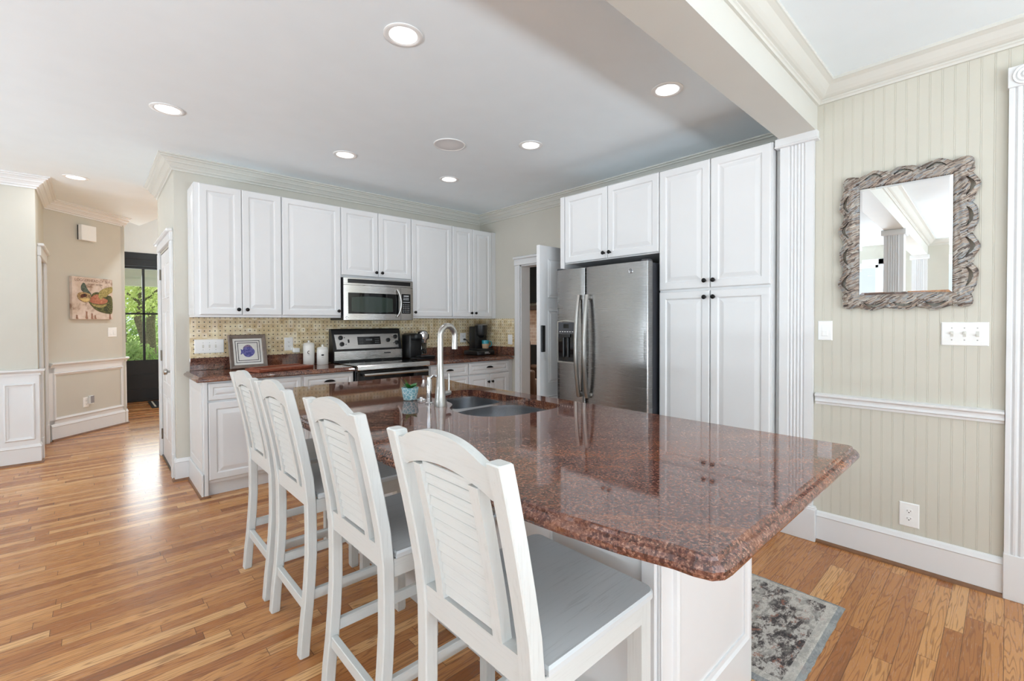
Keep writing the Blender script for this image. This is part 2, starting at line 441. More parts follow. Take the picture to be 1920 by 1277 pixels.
def _board(name, a, b):
    t = NT(name); w = t.noise(t.pos((1.5, 30, 30)), 4, 4, .6)
    t.set(Base_Color=t.ramp(w, [(.35, a), (.65, b)]), Roughness=.4); return t.m
M_cherry = _board('cherry_wood', lin(112, 52, 34), lin(156, 84, 56))

# ------------------------------------------------------------------ the room shell
CEIL = 2.70
YB, XK, XM, XL = 4.749, 3.735, 3.17, .5065          # back wall, kitchen right wall, dining right wall, hall closet wall
bm = NB(); box(bm, -4.25, 6.2, -3.55, 10.6, -.08, 0); struct('floor', bm, M_floor)
# ceiling (kitchen, dining and hall); it stops at the taller entry hall
bm = NB()
prism(bm, [(-4.25, -3.55), (6.2, -3.55), (6.2, 6.0), (.94, 6.0), (.50, 8.29), (.34, 8.0), (-.38, 8.0), (-4.25, 8.0)], CEIL, CEIL + .1)
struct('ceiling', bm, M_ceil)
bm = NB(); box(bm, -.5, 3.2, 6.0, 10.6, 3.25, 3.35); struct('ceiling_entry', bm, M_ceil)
bm = NB(); loft(bm, [[(.94, 6.0, z), (.50, 8.29, z), (.34, 8.0, z), (.30, 8.05, z), (.50, 8.40, z), (.98, 6.02, z)] for z in (CEIL, 3.25)])
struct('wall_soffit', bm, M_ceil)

# back wall of the kitchen
bm = NB(); box(bm, XL, XK + .12, YB, YB + .12, 0, CEIL); struct('wall_back', bm, M_wall)
# closet wall of the hall (faces -x) with the closet door opening
bm = NB(); wall_holes(bm, frame((XL, 6.0, 0), -Y, Z, -X), 6.0 - YB - .12, CEIL, .12, [(.24, 1.09, 0, 2.0)])
struct('wall_hall', bm, M_wall)
bm = NB(); box(bm, XL + .12, 3.2, 5.88, 6.0, 0, CEIL); box(bm, XL, 3.2, 6.0, 6.02, CEIL + .1, 3.25); struct('wall_entry_side', bm, M_wall)
# closet interior back
bm = NB(); box(bm, 1.2, 1.3, YB + .12, 5.88, 0, CEIL); struct('wall_closet', bm, M_wall)
# kitchen right wall, with the doorway
bm = NB(); wall_holes(bm, frame((XK, YB, 0), -Y, Z, -X), YB - .98, CEIL, .14, [(YB - 3.98, YB - 2.99, 0, 2.03)])
struct('wall_kitchen_right', bm, M_wall)
# short wall that ends the dining wall beside the pantry
bm = NB(); box(bm, XM + .012, XK, .90, 1.008, 0, CEIL); struct('wall_return', bm, M_trim)

# dining right wall: grooved beadboard
bm = NB()
def bead_profile(y0, y1, x, step=.0468, g=.0022, d=.0013):
    pts = []; n = int(abs(y1 - y0) / step); sg = 1 if y1 > y0 else -1
    for k in range(n + 1):
        yc = y0 + sg * step * k
        for dy, dx in ((-.0042, 0), (-.003, d), (-.0016, 0), (.0016, 0), (.003, d), (.0042, 0)):
            yy = yc + sg * dy
            if (yy - y0) * sg >= 0 and (y1 - yy) * sg >= 0: pts.append((x + dx, yy))
    return [(x, y0)] + pts + [(x, y1)]
pf = bead_profile(.985, -3.4, XM)
prism(bm, pf + [(XM + .12, -3.4), (XM + .12, .985)], 0, CEIL)
struct('wall_dining_right', bm, M_bead)

# walls behind the camera, with windows
def window(n, M, w, h, label):
    """M: local u along wall, v up, n into room; origin = lower left of opening"""
    r = sthing('window_%d' % n, label, 'window', M.translation[:])
    fr = NB()
    for a in ((0, .05, 0, h), (w - .05, w, 0, h), (0, w, 0, .05), (0, w, h - .05, h), (w / 2 - .02, w / 2 + .02, 0, h), (0, w, h / 2 - .02, h / 2 + .02)):
        box(fr, a[0], a[1], a[2], a[3], -.09, -.05, M=M)
    obj('window_frame', fr, M_trim, r)
    g = NB(); box(g, .04, w - .04, .04, h - .04, -.075, -.07, M=M); obj('window_pane', g, M_winglass, r)
    c = NB()
    for a in ((-.1, 0, -.02, h + .1), (w, w + .1, -.02, h + .1), (-.1, w + .1, h, h + .1), (-.14, w + .14, -.06, 0)):
        box(c, a[0], a[1], a[2], a[3], 0, .025, .004, M=M)
    obj('window_casing', c, M_trim, r)
WH = 1.85; WZ = .5
bm = NB(); wall_holes(bm, frame((4.0, -3.4, 0), -X, Z, Y), 8.1, CEIL, .14, [(4.0 - x - w / 2, 4.0 - x + w / 2, WZ, WZ + WH) for x, w in WIN_S])
struct('wall_front', bm, M_bead)
bm = NB(); wall_holes(bm, frame((-4.1, -3.54, 0), Y, Z, X), 11.7, CEIL, .14, [(3.54 + y - w / 2, 3.54 + y + w / 2, WZ, WZ + WH) for y, w in WIN_W])
struct('wall_left', bm, M_bead)
k = 1
for x, w in WIN_S:
    window(k, frame((x + w / 2, -3.4, WZ), -X, Z, Y), w, WH, 'white window in the dining end wall behind the camera'); k += 1
for y, w in WIN_W:
    window(k, frame((-4.1, y - w / 2, WZ), Y, Z, X), w, WH, 'white window in the side wall of the living end'); k += 1

# hall: wall A, return, angled wall
bm = NB(); box(bm, -4.1, -.38, 6.29, 6.41, 0, CEIL); struct('wall_hall_left', bm, M_wall)
bm = NB(); wall_holes(bm, frame((-.38, 6.41, 0), Y, Z, X), .90, CEIL, .12, [(.10, .78, 0, 1.98)]); struct('wall_hall_return', bm, M_wall)
A0, A1 = Vector((-.371, 7.289, 0)), Vector((.322, 7.987, 0))
AU = (A1 - A0).normalized(); AN = Vector((AU.y, -AU.x, 0)); AL = (A1 - A0).length
bm = NB(); box(bm, -.03, AL, 0, CEIL, -.12, 0, M=frame(A0, AU, Z, AN)); struct('wall_hall_angled', bm, M_wall)
bm = NB(); box(bm, .20, .315, 7.95, 10.0, 0, 3.25); struct('wall_entry_left', bm, M_wall)
# front wall of the entry with the opening for the black door
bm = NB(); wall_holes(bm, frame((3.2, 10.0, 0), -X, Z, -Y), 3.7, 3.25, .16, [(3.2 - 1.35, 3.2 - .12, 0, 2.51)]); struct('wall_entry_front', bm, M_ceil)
# room seen through the kitchen doorway
bm = NB(); box(bm, 5.6, 5.7, 2.0, 6.2, 0, CEIL); box(bm, XK + .14, 5.7, 6.1, 6.2, 0, CEIL); box(bm, XK + .14, 5.7, 1.9, 2.0, 0, CEIL); struct('wall_pantry_room', bm, M_wall)

# beam between kitchen and dining, on the pilaster
BY0, BY1, BZ = .785, .978, 2.45
bm = NB(); box(bm, -4.1, XM, BY0, BY1, BZ, CEIL); struct('trim_1', bm, M_cream)
CROWN_K = [(0, 0), (.012, 0), (.012, .012), (.02, .018), (.028, .022), (.028, .03), (.05, .052), (.06, .056), (.06, .064), (.078, .082), (.092, .086), (.092, .096), (.108, .1), (.108, .11), (0, .11)]
CROWN_D = [(0, 0), (.012, 0), (.016, .01), (.022, .014), (.022, .022), (.034, .026), (.044, .032), (.058, .046), (.078, .072), (.096, .082), (.102, .084), (.102, .1), (0, .1)]
bm = NB(); sweep(bm, CROWN_D, [(-4.1, BY0), (XM, BY0), (XM, -3.4), (-4.1, -3.4)], 2.60, -1, True); struct('trim_2', bm, M_cream)
bm = NB(); sweep(bm, CROWN_K, [(XM + .2, BY1), (-4.1, BY1)], 2.59, -1); struct('trim_3', bm, M_trim)
bm = NB(); sweep(bm, CROWN_K, [(XL, 6.0), (XL, YB), (XK, YB), (XK, 1.0)], 2.59, -1); struct('trim_4', bm, M_cream)
bm = NB(); sweep(bm, CROWN_K, [(-4.1, 6.29), (-.38, 6.29), (-.38, 7.281), (A1.x, A1.y)], 2.59, -1); struct('trim_5', bm, M_trim)

# fluted pilasters (the one by the mirror, one in the room behind)
def pilaster(n, x0, y0, y1, s=-1):
    b = NB(); d = .03 * s
    # shaft with flutes on the face toward s
    w = y1 - y0 - .02; pts = [(x0, y0 + .01)]; m = .045; k = 5; st = (w - 2 * m) / k
    fx = x0 + d
    pts.append((fx, y0 + .01))
    for i in range(k):
        a = y0 + .01 + m + st * i
        for t in (0, .15, .35, .5, .65, .85):
            dep = .008 * math.sin(PI * min(1, max(0, (t - .1) / .65))) if t > .1 and t < .75 else 0
            pts.append((fx - dep * s, a + st * t))
    pts += [(fx, y1 - .01), (x0, y1 - .01)]
    prism(b, pts, .2, 2.40)
    return b, d
bm, d = pilaster(1, XM, .785, .988)
box(bm, XM - .042, XM + .004, .776, .996, 0, .195, .003); box(bm, XM - .038, XM + .004, .78, .992, .19, .206, .004)
box(bm, XM - .045, XM + .004, .776, 1.004, 2.405, 2.452, .002); box(bm, XM - .052, XM + .004, .768, 1.006, 2.395, 2.408, .004)
struct('trim_6', bm, M_trim)
def column(n, x0, x1, y0, y1):
    b = NB(); box(b, x0, x1, y0, y1, 0, BZ)
    for i in range(5):
        a = y0 + .04 + (y1 - y0 - .08) * (i + .5) / 5
        box(b, x1 - .002, x1 + .006, a - .007, a + .007, .22, 2.38, .002)
    box(b, x0 - .02, x1 + .02, y0 - .02, y1 + .02, 0, .2, .004); box(b, x0 - .025, x1 + .025, y0 - .025, y1 + .025, 2.38, BZ, .006)
    struct(n, b, M_trim)
column('trim_7', -1.12, -.92, .785, .978)
column('trim_8', -4.1, -4.0, .785, .985)

# baseboards
BASE = [(0, 0), (.016, 0), (.016, .15), (.02, .156), (.016, .165), (.012, .176), (.006, .184), (0, .184)]
SHOE = [(0, 0), (.016, 0), (.014, .008), (.008, .015), (0, .018)]
def baseboard(name, path, side):
    b = NB(); sweep(b, BASE, path, .001, side); o = struct(name, b, M_trim)
    b = NB(); q = [(p[0], p[1]) for p in path]
    sweep(b, [(x + .0165, z) for x, z in SHOE], q, 0, side); obj('shoe_moulding', b, M_shoe, o)
baseboard('baseboard_right', [(XM, .775), (XM, .006)], -1)
baseboard('baseboard_back', [(.60, YB), (XL, YB), (XL, 4.80)], 1)
baseboard('baseboard_hall_left', [(-4.1, 6.29), (-.38, 6.29), (-.38, 6.39)], -1)
baseboard('baseboard_hall_angled', [(A0.x + .02, A0.y + .02), (A1.x, A1.y), (A1.x, A1.y + .1)], -1)
baseboard('baseboard_left', [(-4.1, 6.2), (-4.1, -3.4)], 1)

# chair rails
RAIL = [(0, 0), (.008, 0), (.01, .012), (.02, .018), (.014, .03), (.016, .04), (.03, .05), (.03, .06), (.012, .064), (0, .066)]
bm = NB(); sweep(bm, RAIL, [(XM, .785), (XM, .006)], .826, -1); struct('trim_9', bm, M_trim)

# wainscot of the hall: white panel boards, rails, panel frames
RAILH = [(0, 0), (.01, 0), (.012, .02), (.02, .024), (.036, .04), (.036, .052), (.01, .056), (0, .056)]
bm = NB()
prism(bm, [(-4.1, 6.282), (-.372, 6.282), (-.372, 6.395), (-.3795, 6.395), (-.3795, 6.2895), (-4.1, 6.2895)], .18, .84)
struct('trim_10', bm, M_trim)
bm = NB(); sweep(bm, RAILH, [(-4.1, 6.282), (-.372, 6.282), (-.372, 6.40)], .835, -1); struct('trim_11', bm, M_trim)
def panel_mould(b, M, u0, u1, v0, v1, w=.03, d=.014):
    lo = []
    for i, (ins, dd) in enumerate(((0, 0), (.004, d * .7), (w * .35, d), (w * .6, d * .55), (w, d * .4), (w, 0))):
        lo.append([(u0 + ins, v0 + ins, dd), (u1 - ins, v0 + ins, dd), (u1 - ins, v1 - ins, dd), (u0 + ins, v1 - ins, dd)])
    c = NB(); loft(c, lo, False, False); bmesh.ops.transform(c, matrix=M, verts=c.verts[:]); merge(b, c)
bm = NB(); MA = frame((0, 6.282, 0), X, Z, -Y)
for u0, u1 in ((-.60, -.40), (-1.5, -.72), (-2.4, -1.62)): panel_mould(bm, MA, u0, u1, .225, .76)
struct('trim_12', bm, M_trim)
MG = frame(A0, AU, Z, AN)
bm = NB()
for a in ((0, AL, .765, .84), (0, AL, .18, .232), (0, .07, .18, .84), (AL - .06, AL, .18, .84)): box(bm, a[0], a[1], a[2], a[3], 0, .006, M=MG)
panel_mould(bm, MG, .055, AL - .05, .225, .765, .032, .02); struct('trim_13', bm, M_trim)
bm = NB(); sweep(bm, RAILH, [(A0.x + .02, A0.y + .02), (A1.x, A1.y), (A1.x, A1.y + .08)], .82, -1); struct('trim_14', bm, M_trim)

# fluted casing with rosette at the right edge of the dining wall
bm = NB()
prism(bm, [(XM, .003), (XM - .024, .003), (XM - .024, -.012), (XM - .016, -.018), (XM - .024, -.026), (XM - .024, -.034), (XM - .016, -.042), (XM - .024, -.05), (XM - .024, -.06), (XM - .016, -.068), (XM - .024, -.076), (XM - .024, -.105), (XM, -.105)], .21, 2.41)
box(bm, XM - .03, XM, -.108, .006, 0, .215, .002); box(bm, XM - .034, XM, -.112, .008, 2.405, 2.50, .002)
lathe(bm, [(.046, 0), (.044, .006), (.036, .004), (.03, .008), (.02, .004), (.014, .009), (0.001, .01)], frame((XM - .034, -.052, 2.4525), -Y, Z, -X))
struct('trim_15', bm, M_trim)

# ------------------------------------------------------------------ doors of the setting
def six_panel(bm, M, w, h, t):
    rings(bm, M, w, h, [(0, t - .002), (.002, t)], 0)
    st, mu = .11, .09; cw = (w - 2 * st - mu) / 2
    rows = [(.22, .62), (.74, 1.42), (1.54, h - .12)]
    for v0, v1 in rows:
        for u0 in (st, st + cw + mu):
            lo = []
            for ins, d in ((-.001, t + .0005), (.004, t + .005), (.012, t + .0015), (.03, t + .007), (.034, t + .008)):
                lo.append([(u0 + ins, v0 + ins, d), (u0 + cw - ins, v0 + ins, d), (u0 + cw - ins, v1 - ins, d), (u0 + ins, v1 - ins, d)])
            c = NB(); loft(c, lo, False, True); bmesh.ops.transform(c, matrix=M, verts=c.verts[:]); merge(bm, c)
def hinge(M, parent):
    b = NB(); box(b, -.012, .012, -.05, .05, 0, .004, .001, M=M); tube(b, [M @ Vector((0, -.052, .006)), M @ Vector((0, .052, .006))], .007, 8)
    return obj('hinge', b, M_bronze, parent)
def casing(b, M, u0, u1, h, w=.09, d=.02, head=.115, ext=.02):
    for a in ((u0 - w, u0), (u1, u1 + w)):
        box(b, a[0], a[1], 0, h, 0, d, .003, M=M); box(b, a[0] + .02, a[1] - .02, .2, h - .02, d, d + .005, .002, M=M)
        box(b, a[0] - .004, a[1] + .004, 0, .21, 0, d + .006, .003, M=M)
    box(b, u0 - w - .004, u1 + w + .004, h, h + head, 0, d + .006, .003, M=M)
    box(b, u0 - w - ext, u1 + w + ext, h + head - .03, h + head, 0, d + .03, .008, M=M)
# closet door in the hall
r = sthing('door_1', 'white six-panel closet door at the corner of the kitchen wall', 'door', (XL, 5.3, 0))
MD = frame((XL, 6.0, 0), -Y, Z, -X)
b = NB(); six_panel(b, frame((XL + .03, 5.75, .012), -Y, Z, -X), .83, 1.98, .03); leaf = obj('door_leaf', b, M_trim, r)
b = NB(); casing(b, MD, .24, 1.09, 2.02, .085, .02, .10, .012); obj('door_casing', b, M_trim, r)
b = NB()
box(b, XL - .012, XL + .1, 4.90, 5.77, 0, .012, .003); obj('threshold', b, M_darkwood_gap_shade, r)  # dark strip standing in for the shadow gap at the closet door foot
for z in (1.8, 1.0, .22): hinge(frame((XL - .001, 5.757, z), -Y, Z, -X), leaf)
b = NB(); lathe(b, [(.026, 0), (.026, .006), (.01, .008), (.01, .03), (.024, .036), (.028, .048), (.024, .06), (.001, .064)], frame((XL, 4.98, .90), -Y, Z, -X)); obj('door_knob', b, M_nickel, leaf, True)
# doorway in the hall return wall (only its casing and a closed leaf)
r = sthing('door_2', 'white cased doorway in the recess of the hall', 'door', (-.38, 6.85, 0))
MR = frame((-.38, 6.41, 0), Y, Z, X)
b = NB(); casing(b, MR, .10, .78, 1.98, .085, .02, .12, .012); obj('door_casing', b, M_trim, r)
b = NB(); six_panel(b, frame((-.42, 6.515, .01), Y, Z, X), .67, 1.965, .03); obj('door_leaf', b, M_trim, r)
# black front door with glass
r = sthing('door_3', 'black front door with four large glass panes at the hall end', 'door', (.73, 10.05, 0))
MF = frame((1.35, 10.0, 0), -X, Z, -Y)
b = NB()
for a in ((0, .06, 0, 2.51), (1.17, 1.23, 0, 2.51), (.06, 1.17, 2.28, 2.51), (.06, 1.17, 0, .03)): box(b, a[0], a[1], a[2], a[3], -.12, .01, .004, M=MF)
obj('door_frame', b, M_doorblack, r)
b = NB(); box(b, .06, 1.17, 2.4, 2.42, .01, .02, M=MF); box(b, .06, 1.17, 2.285, 2.30, .01, .02, M=MF)
lf = obj('door_leaf', b, M_doorblack, r)
b = NB()
for a in ((.06, .17, .02, 2.28), (1.06, 1.17, .02, 2.28), (.17, 1.06, .02, .70), (.17, 1.06, 2.24, 2.28), (.69, .725, .70, 2.24), (.17, 1.06, 1.47, 1.50)): box(b, a[0], a[1], a[2], a[3], -.06, -.02, .003, M=MF)
for v in (.2, .45): box(b, .2, 1.03, v, v + .012, -.02, -.014, M=MF)
obj('door_stiles', b, M_doorblack, r)
b = NB(); box(b, .17, 1.06, .7, 2.24, -.045, -.04, M=MF); obj('door_glass', b, M_winglass, r)
b = NB(); lathe(b, [(.03, 0), (.03, .008), (.012, .01), (.012, .04), (.03, .05), (.03, .065), (.001, .07)], frame((1.35 - .115, 9.98, .98), -X, Z, -Y)); obj('door_knob', b, M_bronze, r, True)
# kitchen doorway with the open leaf
r = sthing('door_4', 'white panelled door standing open beside the refrigerator', 'door', (XK, 3.0, 0))
MK = frame((XK, YB, 0), -Y, Z, -X)
b = NB(); casing(b, MK, YB - 3.98, YB - 2.99, 2.0, .085, .02, .10, .006)
box(b, XK, XK + .14, 3.965, 3.985, 0, 2.0); box(b, XK, XK + .14, 2.985, 3.0, 0, 2.0); box(b, XK, XK + .14, 2.985, 3.985, 1.985, 2.03)
obj('door_casing', b, M_trim, r)
b = NB(); six_panel(b, frame((3.0, 2.98, .01), X, Z, -Y), .755, 2.02, .04); leaf = obj('door_leaf', b, M_trim, r)
b = NB(); box(b, 3.012, 3.062, 2.925, 2.942, 1.045, 1.29, .004); obj('pull_plate', b, M_black, leaf)

# ------------------------------------------------------------------ cabinets
DOORP = [(0, .013), (.003, .017), (.007, .019), (.05, .019), (.053, .017), (.058, .011), (.064, .011), (.09, .0175), (.094, .018)]
DRAWP = [(0, .013), (.003, .017), (.007, .019), (.03, .019), (.033, .0165), (.037, .012), (.042, .012), (.054, .0175), (.057, .018)]
KNOB = [(.008, 0), (.008, .003), (.005, .006), (.005, .013), (.012, .018), (.0155, .023), (.0155, .027), (.011, .031), (.001, .033)]
def knob(M, parent, name='knob'):
    b = NB(); lathe(b, KNOB, M, 16); return obj(name, b, M_knob, parent, True)
def cup_pull(M, parent):
    b = NB(); c = NB(); loops = []; n = 14                     # half-dome bin pull, open below
    for j in range(7):
        a = PI / 2 * j / 6
        loops.append([(.046 * math.cos(a) * math.cos(PI * i / n) if True else 0, .019 * math.sin(PI * i / n) * math.cos(a) , .024 * math.sin(a)) for i in range(n + 1)])
    loft(c, loops, False, False, cyc=False)
    bmesh.ops.solidify(c, geom=c.faces[:], thickness=.002)
    bmesh.ops.transform(c, matrix=M, verts=c.verts[:]); merge(b, c)
    d = NB(); box(d, -.05, .05, -.002, .003, 0, .003, .001, M=M); merge(b, d)
    return obj('cup_pull', b, M_knob, parent, True)
def door(M, w, h, parent, knob_at=None, prof=DOORP, name='door'):
    b = NB(); rings(b, M, w, h, prof); d = obj(name, b, M_cab, parent)
    if knob_at: knob(M @ Matrix.Translation((knob_at[0], knob_at[1], .019)), d)
    return d
def drawer(M, w, h, parent, pull=True):
    b = NB(); rings(b, M, w, h, DRAWP); d = obj('drawer', b, M_cab, parent)
    if pull: cup_pull(M @ Matrix.Translation((w / 2, h / 2 + .0, .019)), d)
    return d
GRP_U = 'white wall cabinets over the back counter'
YU = 4.452                                                   # face-frame plane; doors stand .019 proud
ZL, ZT = 1.368, 2.449
def upper(name, label, x0, x1, z0, z1, doors, fill=0):
    r = thing(name, label, 'cabinet', (x0, YB, z0), GRP_U)
    b = NB(); box(b, x0 + .0007, x1 - .0007, YU, YB - .001, z0, z1, .001)
    if fill: box(b, x1 - fill, x1 - .0007, YU - .012, YU, z0, z1)
    obj('cabinet_box', b, M_cab, r)
    for u0, u1, ks in doors:
        M = frame((u0, YU, z0 + .02), X, Z, -Y); w, h = u1 - u0, z1 - z0 - .024
        door(M, w, h, r, ((w - .03) if ks > 0 else .03, .045))
    return r
u1 = upper('wall_cabinet', 'white double-door wall cabinet above the framed fish picture', .601, 1.243, ZL, ZT, [(.633, .931, 1), (.934, 1.239, -1)])
b = NB(); MS = frame((.601, YB - .01, ZL + .02), -Y, Z, -X)
rings(b, MS, .285, 1.05, [(0, .004), (.045, .004), (.05, 0.002), (.06, .002), (.08, .006)]); obj('side_panel', b, M_cab, u1)
upper('wall_cabinet', 'wide single-door white wall cabinet left of the microwave', 1.243, 1.773, ZL, ZT, [(1.247, 1.769, 1)])
upper('wall_cabinet', 'short double-door white wall cabinet directly above the microwave', 1.773, 2.539, 1.766, ZT, [(1.777, 2.156, 1), (2.160, 2.535, -1)])
upper('wall_cabinet', 'single-door white wall cabinet just right of the microwave', 2.539, 3.073, ZL, ZT, [(2.543, 3.069, -1)])
upper('wall_cabinet', 'narrow double-door white wall cabinet in the corner above the coffee maker', 3.073, XK - .001, ZL, ZT, [(3.077, 3.370, 1), (3.374, 3.668, -1)], .062)

GRP_B = 'white base cabinets under the back counter'
YF = 4.134                                                   # face-frame plane of base cabinets
def base(label, x0, x1, build):
    r = thing('base_cabinet', label, 'cabinet', (x0, YB, 0), GRP_B)
    b = NB(); box(b, x0 + .0007, x1 - .0007, YF, YB - .001, .10, .8755, .001); obj('cabinet_box', b, M_cab, r)
    b = NB(); box(b, x0 + .0007, x1 - .0007, YF + .035, YF + .055, .0, .10); obj('toe_kick', b, M_cab, r)
    build(r); return r
def fr(x, z): return frame((x, YF, z), X, Z, -Y)
def b1(r):
    drawer(fr(.632, .732), .664, .13, r); door(fr(.632, .125), .664, .592, r)
    b = NB(); box(b, .602, .628, YF - .019, YF + .03, .0, .8755, .002); obj('corner_stile', b, M_cab, r)
    b = NB(); ME = frame((.6035, YB - .02, .0), -Y, Z, -X); rings(b, ME, .585, .875, [(0, .004), (.002, .006)])
    rings(b, frame((.5975, YB - .02, .19), -Y, Z, -X), .585, .66, [(0, .004), (.05, .004), (.055, .001), (.065, .001), (.09, .004)])
    box(b, .585, .5985, YF - .02, YB - .02, 0, .18, .003); obj('end_panel', b, M_cab, r)
    b = NB(); sweep(b, [(0, 0), (.012, 0), (.01, .01), (0, .016)], [(.586, YB - .03), (.586, YF - .021), (.64, YF - .021)], 0, -1); obj('shoe_moulding', b, M_shoe, r)
base('white base cabinet with end panel at the hall end of the counter', .606, 1.31, b1)
def b2(r):
    drawer(fr(1.32, .732), .43, .13, r); drawer(fr(1.32, .43), .43, .292, r); drawer(fr(1.32, .125), .43, .295, r)
base('white three-drawer base cabinet just left of the range', 1.31, 1.757, b2)
def b3(r):
    drawer(fr(2.57, .732), .488, .13, r); drawer(fr(2.57, .555), .488, .165, r)
    drawer(fr(2.57, .34), .488, .205, r); drawer(fr(2.57, .125), .488, .205, r)
base('white drawer base cabinet just right of the range', 2.522, 3.065, b3)
def b4(r):
    drawer(fr(3.073, .732), .592, .13, r)
    door(fr(3.073, .125), .294, .595, r, (.294 - .027, .51)); door(fr(3.371, .125), .294, .595, r, (.027, .51))
base('white two-door base cabinet in the corner by the doorway', 3.065, XK - .001, b4)

# counters on the back wall
EDGE = [(.022, .915), (.018, .9125), (.016, .906), (.008, .902), (.001, .894), (0, .886), (.003, .879), (.008, .8762)]
def pin(P, x, y):
    k = False
    for i in range(len(P)):
        (x0, y0), (x1, y1) = P[i - 1], P[i]
        if (y0 > y) != (y1 > y) and x < (x1 - x0) * (y - y0) / (y1 - y0) + x0: k = not k
    return k
def slab(bm, outline, holes=(), zt=.915, zb=.8762, edge=EDGE):
    n = len(outline); P = [Vector(p) for p in outline]
    area = sum(P[i].x * P[(i + 1) % n].y - P[(i + 1) % n].x * P[i].y for i in range(n))
    if area < 0: P.reverse()
    nor = []
    for i in range(n):
        a, b_ = (P[i] - P[i - 1]).normalized(), (P[(i + 1) % n] - P[i]).normalized()
        n1, n2 = Vector((-a.y, a.x)), Vector((-b_.y, b_.x)); nor.append((n1 + n2) / max(.4, 1 + n1.dot(n2)))
    c = NB(); rows = []
    for ins, z in edge: rows.append([c.verts.new((p.x + q.x * ins, p.y + q.y * ins, z)) for p, q in zip(P, nor)])
    for A, B in zip(rows, rows[1:]):
        for i in range(n): c.faces.new((A[i], A[(i + 1) % n], B[(i + 1) % n], B[i]))
    def cap(row, z, hl):
        es = [c.edges.get((row[i], row[(i + 1) % n])) for i in range(n)]
        for L in hl: es += [c.edges.get((L[i], L[(i + 1) % len(L)])) for i in range(len(L))]
        bmesh.ops.triangle_fill(c, use_beauty=True, edges=es, use_dissolve=False)
    ht, hb = [], []
    for H in holes:
        t = [c.verts.new((p[0], p[1], zt)) for p in H]; b2_ = [c.verts.new((p[0], p[1], zb)) for p in H]
        for i in range(len(H)): c.faces.new((t[i], t[(i + 1) % len(H)], b2_[(i + 1) % len(H)], b2_[i]))
        ht.append(t); hb.append(b2_)
    cap(rows[0], zt, ht); cap(rows[-1], zb, hb)
    for H in holes:
        bad = []
        for f in c.faces:
            m = f.calc_center_median()
            if abs(f.normal.z) > .9 and pin(H, m.x, m.y): bad.append(f)
        bmesh.ops.delete(c, geom=bad, context='FACES_ONLY')
    merge(bm, c)
YC = 4.085
b = NB(); slab(b, [(.555, YB - .021), (.555, YC + .012), (.567, YC), (1.757, YC), (1.757, YB - .021)])
ctl = tag(obj('worktop', b, M_granite), 'red granite worktop between the hall corner and the range', 'countertop')
b = NB(); box(b, .60, 1.757, YB - .021, YB - .001, .9155, 1.02, .002); obj('upstand', b, M_granite, ctl)
b = NB(); slab(b, [(2.522, YB - .021), (2.522, YC), (XK - .022, YC), (XK - .022, YB - .021)])
ctr = tag(obj('worktop', b, M_granite), 'red granite worktop between the range and the doorway', 'countertop')
b = NB(); box(b, 2.522, XK - .001, YB - .021, YB - .001, .9155, 1.02, .002); box(b, XK - .021, XK - .001, YC + .005, YB - .021, .9155, 1.02, .002); obj('upstand', b, M_granite, ctr)
# backsplash tile (part of the walls)
b = NB(); box(b, .603, 1.76, YB - .008, YB, 1.0205, ZL - .001); box(b, 1.76, 2.519, YB - .008, YB, .90, ZL - .001); box(b, 2.519, XK, YB - .008, YB, 1.0205, ZL - .001); struct('wall_back_tile', b, M_tile)
b = NB(); box(b, XK - .008, XK, YC + .005, YB - .0085, 1.0205, ZL - .001); struct('wall_right_tile', b, M_tile)

# refrigerator wall: tall pantry and cabinet over the refrigerator
XP = 3.119
def frx(y, z): return frame((XP, y, z), -Y, Z, -X)
r = thing('pantry_cabinet', 'tall white four-door pantry cabinet right of the refrigerator', 'cabinet', (XP, 1.4, 0))
b = NB(); box(b, XP, XK - .001, 1.0125, 1.790, .10, 2.442, .001); box(b, XP + .05, XK - .001, 1.0125, 1.790, 0, .10); obj('cabinet_box', b, M_cab, r)
for y, ks in ((1.787, 1), (1.400, -1)):
    w = .381
    door(frx(y, 1.558 - .004), w, .884, r, ((w - .028) if ks > 0 else .028, .05))
    door(frx(y, .12), w, 1.418, r, ((w - .028) if ks > 0 else .028, 1.37))
r = thing('fridge_cabinet', 'white two-door cabinet above the refrigerator', 'cabinet', (XP, 2.28, 1.8))
b = NB(); box(b, XP, XK - .001, 1.791, 2.776, 1.838, 2.442, .001); obj('cabinet_box', b, M_cab, r)
b = NB(); box(b, XP - .018, XK - .001, 2.7285, 2.776, 0, 2.442, .001); obj('side_panel', b, M_cab, r)
door(frx(2.724, 1.846), .463, .594, r, (.463 - .028, .045)); door(frx(2.257, 1.846), .463, .594, r, (.028, .045))

